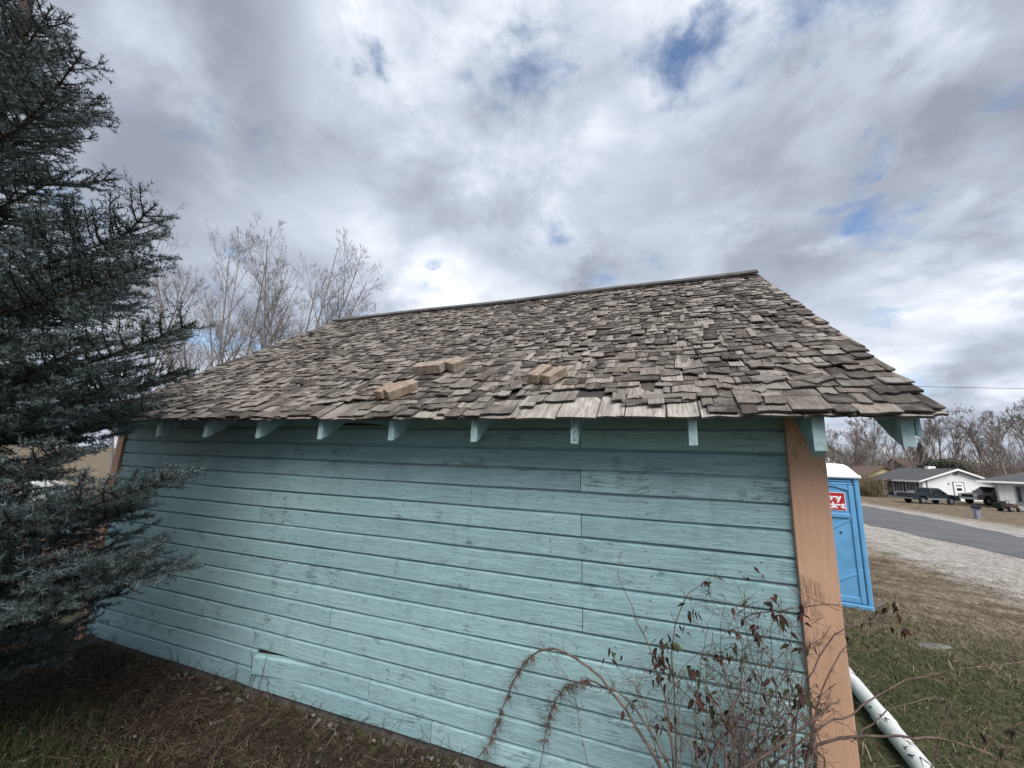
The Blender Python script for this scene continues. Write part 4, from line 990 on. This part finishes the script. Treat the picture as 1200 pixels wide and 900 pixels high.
        rp = norm(np.cross(axd, rs.normal(0,1,(N,3)))); rp[:,2] += .18; nd = norm(axd*rs.uniform(.45,.85,(N,1))+rp)
        nl = (.022+.013*rs.rand(N,1))*(1.25 if lowres else 1.); wv = norm(np.cross(nd, rs.normal(0,1,(N,3))))*(.0040 if lowres else (.0028 if toward > .25 else .0034))
        V = np.stack([base-wv, base+wv, base+nd*nl], 1).reshape(-1,3); F = np.arange(N*3).reshape(N,3)
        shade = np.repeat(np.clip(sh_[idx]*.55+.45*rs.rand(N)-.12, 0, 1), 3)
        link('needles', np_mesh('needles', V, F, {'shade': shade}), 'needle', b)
spruce((-5.7,-1.7,-.07))

# ================================================================== GROUND COVER
def blades(name, pts, h, mat, label, cat, shade, w=.003, lean=.5, seed=0, droop=.35):
    rs = np.random.RandomState(seed); n = len(pts); a = rs.uniform(0, 6.28, n); d = np.stack([np.cos(a), np.sin(a), np.zeros(n)], -1)
    s = np.stack([-np.sin(a), np.cos(a), np.zeros(n)], -1)*w*rs.uniform(.6,1.3,(n,1)); h = h[:,None]; le = lean*rs.uniform(.2,1.2,(n,1)); up = np.array([0,0,1.])
    m = pts+up*h*.55+d*h*le*.45; t = pts+up*h*(1-droop*le)+d*h*le*1.2
    V = np.stack([pts-s, pts+s, m+s*.8, m-s*.8, t], 1).reshape(-1,3); i = np.arange(n)[:,None]*5
    me = np_mesh(name, V, [i+np.array([[0,1,2,3]]), i+np.array([[3,2,4]])], {'shade': np.repeat(shade, 5)})
    return tag(link(name, me, mat), label, cat, kind='stuff')
def vnoise(x, y, s, seed=0):
    return .5+.25*np.sin(x*s*1.3+seed)*np.cos(y*s*1.1+seed*2)+.25*np.sin(x*s*2.7+y*s*1.9+seed*3)
rs = np.random.RandomState(31)
# left: green grass below the spruce, brown tangle along the wall
n = 52000; x = rs.uniform(-8.2,-1.6,n); y = rs.uniform(-2.6,-.03,n)
edge = -.55-.12*(x+6)+.25*(vnoise(x,y,1.6,2)-.5)       # green lies camera-side of this line
keep = (y < np.minimum(edge+.25*rs.normal(0,.5,n), -.05)) & (x < -2.4+rs.normal(0,.3,n)); x, y = x[keep], y[keep]
blades('grass', np.stack([x,y,gnd(x,y)-.005],-1), rs.uniform(.03,.12,len(x)), 'grass_green', 'dark green grass below the spruce', 'grass', np.clip(.10+.42*vnoise(x,y,2.2,1)*rs.rand(len(x))+(rs.rand(len(x)) < .08)*.5, 0, 1), .0028, .8, 1)
n = 15000; x = rs.uniform(-7.2,-1.2,n); y = -rs.rand(n)**.8*1.75-.03
keep = (y > -.75-.10*(x+6)+.35*rs.normal(0,.6,n)-.55*(x > -4.2)) ; x, y = x[keep], y[keep]; n = len(x)
pile = .10*np.exp(-((y+.35)/.35)**2)*(.5+vnoise(x,y,3,4))
P = np.empty((n,5,3)); P[:,0] = np.stack([x,y,gnd(x,y)+pile*rs.rand(n)],-1); a = rs.uniform(0,6.28,n); d = norm(np.stack([np.cos(a),np.sin(a),rs.normal(.25,.35,n)],-1)); L = rs.uniform(.05,.26,n)
for k in range(1,5):
    d = norm(d+rs.normal(0,.28,(n,3))+np.array([0,0,-.08])); P[:,k] = P[:,k-1]+d*(L/4)[:,None]
P[...,2] = np.maximum(P[...,2], gnd(P[...,0],P[...,1])+.002); P[...,1] = np.minimum(P[...,1], -.03)
V, F = tubes(P, np.linspace(.0026,.0010,5)[None]*rs.uniform(.5,1.5,(n,1)), 3)
shd = np.repeat(np.clip(rs.beta(1.6,2.4,n),0,1), 15)
tag(link('dead_vines', np_mesh('dead_vines', V, F, {'shade': shd}), 'dead_vine'), 'brown tangle of dead vines along the foot of the shed wall', 'vines', kind='stuff')
n = 9000; x = rs.uniform(-7,-1.3,n); y = rs.uniform(-1.9,-.04,n)
blades('dry_leaves', np.stack([x,y,gnd(x,y)+.01],-1), rs.uniform(.02,.07,n), 'dead_vine', 'curled brown dead leaves among the vines', 'leaves', rs.beta(1.5,2.5,n), .006, 1.5, 3, .6)
# rubble along the foundation
def stones(name, pts, size, mat, label, seed):
    rs = np.random.RandomState(seed); ico = bmesh.new(); bmesh.ops.create_icosphere(ico, subdivisions=1, radius=1.); iv = np.array([v.co[:] for v in ico.verts]); jf = np.array([[v.index for v in f.verts] for f in ico.faces]); ico.free()
    n = len(pts); V = iv[None]*(1+rs.uniform(-.28,.28,(n,len(iv),1)))*size[:,None,None]*rs.uniform(.6,1.2,(n,1,3))*np.array([1,1,.7]); V = V+pts[:,None]
    F = (jf[None]+np.arange(n)[:,None,None]*len(iv)).reshape(-1,3)
    return tag(link(name, np_mesh(name, V.reshape(-1,3), F), mat), label, 'stones', kind='stuff')
n = 300; x = rs.uniform(-5.6,-.2,n); x = x[vnoise(x,x*0,2.3,3) > .42]; n = len(x); y = -.03-np.abs(rs.normal(0,.07,n)); stones('rubble', np.stack([x,y,gnd(x,y)+rs.uniform(-.01,.03,n)],-1), rs.beta(1.2,3,n)*.034+.006, 'stone', 'pale rubble stones along the foot of the shed wall', 2)
n = 110; x = rs.uniform(-5.5,-1.5,n); y = rs.uniform(-1.4,-.15,n); stones('pebbles', np.stack([x,y,gnd(x,y)+.04*rs.rand(n)],-1), rs.uniform(.006,.016,n), 'stone', 'scattered pale pebbles among the dead vines', 8)
# right: short grass and straw
n = 90000; r = rs.rand(n)**.75; x = .1+rs.rand(n)*5.0; y = -.6+r*9.5
gm = vnoise(x,y,1.1,5); keep = (rs.rand(n) < np.clip(1.25-(y*.75+x*.5-1.5)/4.2+(gm-.5)*.9, .10, 1)) & ~((x < .06) & (y > -.1)); x, y, gm = x[keep], y[keep], gm[keep]; n = len(x)
dry = np.clip((y*.75+x*.5-2.6)/3.2+(gm-.5)*.8, 0, 1); shade = np.clip(.08+.36*rs.rand(n)+(rs.rand(n) < .12+.5*dry)*.5*rs.rand(n)+.28*dry, 0, 1)
blades('grass', np.stack([x,y,gnd(x,y)-.012],-1), rs.uniform(.03,.09,n), 'grass_green', 'short green and yellowed grass right of the shed', 'grass', shade, .0028, 1.0, 5)
n = 30000; x = .15+rs.rand(n)*6.2; y = .4+rs.rand(n)*11; keep = rs.rand(n) < np.clip((y*.75+x*.5-1.2)/3.5+(vnoise(x,y,1.7,8)-.5)*1.2, .22, 1)*np.clip((6.3-x)/2.2,0,1)*np.clip((vnoise(x,y,2.6,4)-.35)*4,.1,1); x, y = x[keep], y[keep]; n = len(x)
blades('straw', np.stack([x,y,gnd(x,y)+.0],-1), rs.uniform(.03,.11,n), 'grass_straw', 'trampled straw between the grass and the gravel', 'straw', rs.beta(2,2.2,n), .0030, 2.4, 6, .38)
n = 700; x = rs.uniform(.3,6.5,n); y = rs.uniform(1,11,n); stones('pebbles', np.stack([x,y,gnd(x,y)+.008],-1), rs.uniform(.006,.020,n), 'stone', 'pale pebbles scattered in the grass right of the shed', 12)

# ================================================================== ROSE BUSH
BASE = Vector((-.45,-.42,-.07))
rb = thing('rose_bush', 'thorny rose bush with arching bare canes and dark red leaves against the wall', 'bush', BASE)
def wallpt(u, v, Y):   # point on a vertical plane Y=const (metres) used to lay the canes out in front of the wall
    d = ((u-600)/473.39)*_r2-((v-450)/473.39)*_u2+_f; t = (Y-CAM.y)/d.y; return CAM+d*t
rs = np.random.RandomState(61)
def smooth_path(pts, n=16):
    pts = [Vector(p) for p in pts]; out = []; m = len(pts)
    for i in range(n+1):
        f = i/n*(m-1); k = min(int(f), m-2); t = f-k; p0, p1, p2, p3 = pts[max(k-1,0)], pts[k], pts[k+1], pts[min(k+2,m-1)]
        out.append(.5*((2*p1)+(p2-p0)*t+(2*p0-5*p1+4*p2-p3)*t*t+(3*p1-p0-3*p2+p3)*t**3))
    return out
TW = []; LEAFPTS = []
def cane(path, r0, r1, n=16, twigs=6, tl=.08, leaf=0., name='cane'):
    P = [p+Vector(rs.normal(0,.003,3)) for p in smooth_path(path, n)]; rads = [r0+(r1-r0)*i/n for i in range(n+1)]
    MB().tube([p-BASE for p in P], rads, 6).build(name, 'cane', rb, smooth=True)
    for k in range(twigs):
        i = rs.randint(2, n); p = P[i]; d = (P[min(i+1,n)]-P[i-1]).normalized(); v = Vector(rs.normal(0,1,3)); v.y *= .5; v = (v-d*v.dot(d)).normalized()*.8+d*.45+Vector((0,0,.25)); TW.append((p, v.normalized(), tl*rs.uniform(.4,1.4)))
        if rs.rand() < leaf: LEAFPTS.append(p+v.normalized()*tl*.6)
    return P
wp = wallpt
arch_ = cane([wp(815,960,-.32),wp(775,900,-.30),wp(735,835,-.27),wp(695,785,-.24),wp(655,762,-.2),wp(628,765,-.17),wp(605,790,-.14),wp(588,835,-.13),wp(575,868,-.13),wp(556,893,-.13)], .0085, .0025, 26, 26, .07)
ar2 = cane([wp(800,930,-.32),wp(745,830,-.26),wp(700,800,-.22),wp(676,800,-.20),wp(655,815,-.17),wp(642,845,-.15),wp(632,900,-.14)], .0055, .002, 20, 16, .05)
cane([wp(790,900,-.34),wp(780,820,-.31),wp(758,755,-.29),wp(738,705,-.28),wp(724,675,-.28),wp(727,645,-.28)], .0045, .0012, 16, 5, .04)
c3 = cane([wp(795,940,-.33),wp(790,820,-.3),wp(788,760,-.28),wp(800,705,-.27),wp(818,688,-.27),wp(838,672,-.27)], .0045, .0014, 16, 8, .05, .4)
cane([wp(985,716,-.33),wp(940,697,-.32),wp(905,682,-.31),wp(872,672,-.30)], .0022, .0012, 12, 3, .03)
cane([wp(940,940,-.38),wp(950,880,-.42),wp(1000,864,-.46),wp(1070,864,-.48),wp(1130,872,-.5),wp(1210,905,-.5)], .0065, .0028, 20, 9, .08)
cane([wp(900,900,-.5),wp(960,852,-.55),wp(1000,835,-.55),wp(1060,800,-.5),wp(1120,785,-.5),wp(1215,772,-.5)], .004, .002, 18, 8, .07)
cane([wp(865,905,-.5),wp(920,868,-.52),wp(960,838,-.53),wp(985,820,-.53)], .0055, .004, 12, 3, .06)
cane([wp(930,940,-.36),wp(935,830,-.34),wp(955,780,-.33),wp(985,740,-.33),wp(1030,728,-.34),wp(1060,735,-.34)], .0040, .0015, 16, 9, .06, .35)
cane([wp(940,930,-.36),wp(960,820,-.34),wp(985,765,-.34),wp(1020,738,-.34),wp(1045,712,-.34)], .0035, .0014, 14, 8, .06, .4)
cane([wp(880,720,-.3),wp(920,715,-.32),wp(960,708,-.33),wp(985,710,-.34)], .003, .002, 10, 4, .05)
cane([wp(1085,930,-.45),wp(1100,860,-.42),wp(1110,838,-.42),wp(1120,815,-.42)], .003, .0012, 10, 8, .07)
cane([wp(1120,930,-.5),wp(1160,870,-.5),wp(1185,850,-.5),wp(1215,838,-.5)], .003, .0015, 10, 12, .07, .3)
cane([wp(1000,868,-.4),wp(1040,835,-.4),wp(1090,817,-.4)], .003, .0015, 10, 3, .04)
cane([wp(700,960,-.2),wp(680,850,-.16),wp(668,800,-.15),wp(640,760,-.14)], .002, .001, 12, 8, .05)
tops = [(835,742),(850,700),(872,690),(893,735),(905,712),(860,770),(820,780),(925,745),(880,720),(905,770),(838,800),(870,800),(915,820),(890,790),(940,800),(930,770),(855,835),(800,795),(900,840),(950,850),(768,775),(812,800),(845,760),(925,700),(750,790),(948,745),(932,728),(915,790),(875,745),(860,720),(845,815),(825,760),(905,880),(880,860),(935,870),(955,820),(865,870),(815,850),(895,765),(920,840),(940,835),(830,730),(870,835)]
for i, (u, v) in enumerate(tops):
    bu = u+rs.normal(0,22)+(880-u)*.25; Yb = -.38+rs.normal(0,.07); yt = -.26+rs.normal(0,.07)
    p = [wp(bu, 985, Yb), wp(bu*.75+u*.25+rs.normal(0,12), 900*.6+v*.4+30, Yb*.7+yt*.3), wp(u+rs.normal(0,14), v*.7+270, yt), wp(u, v, yt)]
    cane(p, .0034, .0012, 14, 11, .11, .6)
# second-order twigs (one joined part, too fine to tell apart)
n = len(TW); B0 = np.array([t[0][:] for t in TW]); D0 = np.array([t[1][:] for t in TW]); L = np.array([t[2] for t in TW])
reps = 2; B0 = np.concatenate([B0]+[B0+D0*(L*rs.uniform(.2,.9,n))[:,None] for _ in range(reps)]); D0 = np.concatenate([D0]+[norm(D0+rs.normal(0,.65,(n,3))) for _ in range(reps)]); L = np.concatenate([L]+[L*rs.uniform(.3,.8,n) for _ in range(reps)])
m = len(B0); P = np.empty((m,4,3)); P[:,0] = B0; d = D0
for k in range(1,4): d = norm(d+rs.normal(0,.2,(m,3))); P[:,k] = P[:,k-1]+d*(L/3)[:,None]
P[...,1] = np.where((P[...,0] < .05), np.minimum(P[...,1], -.06), P[...,1])
V, F = tubes(P-np.array(BASE), np.linspace(.0017,.0009,4)[None]*np.ones((m,1)), 3); tag(link('twigs', np_mesh('twigs', V, F), 'cane', rb), kind='stuff')
# dried tendrils hanging on the arching canes
tn = []
for path, i0 in ((arch_, 15), (ar2, 8)):
    for k in range(230):
        i = rs.randint(i0, len(path)-2); p = path[i]+Vector(rs.normal(0,.008,3)); v = norm(np.array([rs.normal(0,.5),rs.normal(-.1,.3),-rs.uniform(.1,1)])); tn.append((p[:], v, rs.uniform(.015,.07)))
m = len(tn); P = np.empty((m,4,3)); P[:,0] = [t[0] for t in tn]; d = np.array([t[1] for t in tn]); L = np.array([t[2] for t in tn])
for k in range(1,4): d = norm(d+rs.normal(0,.35,(m,3))); P[:,k] = P[:,k-1]+d*(L/3)[:,None]
P[...,1] = np.minimum(P[...,1], -.03); V, F = tubes(P-np.array(BASE), np.linspace(.0020,.0008,4)[None]*np.ones((m,1)), 3)
tag(link('dried_tendrils', np_mesh('dried_tendrils', V, F), 'cane', rb), kind='stuff')
# leaves: folded pointed ovals, each its own piece
def leaf_mesh(i):
    r = np.random.RandomState(i); mb = MB(); V = []; n = 6; fold = r.uniform(.1,.4); curl = r.uniform(.1,.6)
    for k in range(n+1):
        t = k/n; w = .22*math.sin(math.pi*t**.8)*(1-.25*t); z = -curl*t*t*.6
        V += [(-w, t, z+fold*w), (0, t, z), (w, t, z+fold*w*r.uniform(.6,1.3))]
    F = []
    for k in range(n):
        a = k*3; F += [(a,a+1,a+4,a+3),(a+1,a+2,a+5,a+4)]
    mb.add(V, F); me = mb.mesh('leaf'); me.materials.append(MATS['leaf']); return me
LM = [leaf_mesh(i) for i in range(6)]; nleaf = 0
def leaf_at(p, d, size):
    global nleaf
    if p.y > -.07 and p.x < .05: p = Vector((p.x, -.07, p.z))
    d = d.normalized(); q_ = d.to_track_quat('Y', 'Z') @ Matrix.Rotation(rs.uniform(-1.2,1.2), 4, 'Y').to_quaternion()
    o = bpy.data.objects.new('leaf', LM[rs.randint(6)]); COL.objects.link(o); o.parent = rb; o.matrix_local = Matrix.LocRotScale(p-BASE, q_, Vector((size,)*3)); nleaf += 1
CL = [(828,683,9,.05),(877,673,5,.035),(806,715,9,.05),(800,735,4,.04),(720,765,9,.045),(782,752,18,.055),(772,770,16,.055),(765,785,10,.05),(780,790,10,.05),(900,705,6,.05),(912,715,9,.06),(940,720,8,.05),(886,742,8,.055),(935,755,9,.05),(815,790,9,.055),(820,815,10,.06),(835,825,10,.06),(850,840,8,.06),(930,800,8,.06),(940,815,6,.09),(900,800,7,.05),(870,765,8,.05),(860,745,6,.045),(845,765,7,.045),(733,825,3,.05),(745,835,3,.045),(775,850,6,.055),(820,870,8,.06),(830,885,7,.06),(915,860,8,.05),(950,870,9,.05),(1048,715,8,.05),(1060,735,5,.05),(1045,740,5,.04),(890,880,8,.05),(1185,850,7,.05)]
for (u, v, k, sz) in CL:
    Y0 = -.30+rs.normal(0,.05)
    for i in range(k):
        p = wp(u+rs.normal(0,6), v+rs.normal(0,6), Y0+rs.normal(0,.025)); leaf_at(p, Vector((rs.normal(0,.55), rs.normal(0,.4), -rs.uniform(.1,1))), sz*rs.uniform(.6,1.12))
for p in LEAFPTS:
    if nleaf < 420: leaf_at(p, Vector((rs.normal(0,.6), rs.normal(0,.4), -rs.uniform(0,1))), .04*rs.uniform(.6,1.2))

# dried climber on the lower siding
vb = Vector((-3.95,-.06,-.07)); vt = thing('dried_climber', 'small dried climber clinging to the split siding board low on the wall', 'vine', vb)
rs = np.random.RandomState(91)
for (x0, x1, h) in ((-4.02,-4.06,.46),(-3.93,-3.86,.40),(-4.0,-3.97,.30),(-4.22,-4.18,.24),(-3.80,-3.84,.16)):
    pts = [Vector((x0+(x1-x0)*k/7+rs.normal(0,.010), -.045+rs.normal(0,.004), -.07+h*k/7))-vb for k in range(8)]
    MB().tube(pts, [.0035-.0003*k for k in range(8)], 5).build('stem', 'cane', vt)
    tw = [(pts[k]+Vector((0,0,0)), Vector((rs.normal(0,.6), -.25, rs.uniform(.2,1))).normalized(), rs.uniform(.03,.09)) for k in rs.randint(1, 8, 7)]
    for p, d, l in tw: MB().tube([p, p+d*l*.5, p+d*l+Vector((0,0,-.01))], [.0016,.0012,.0006], 3).build('twig', 'cane', vt)
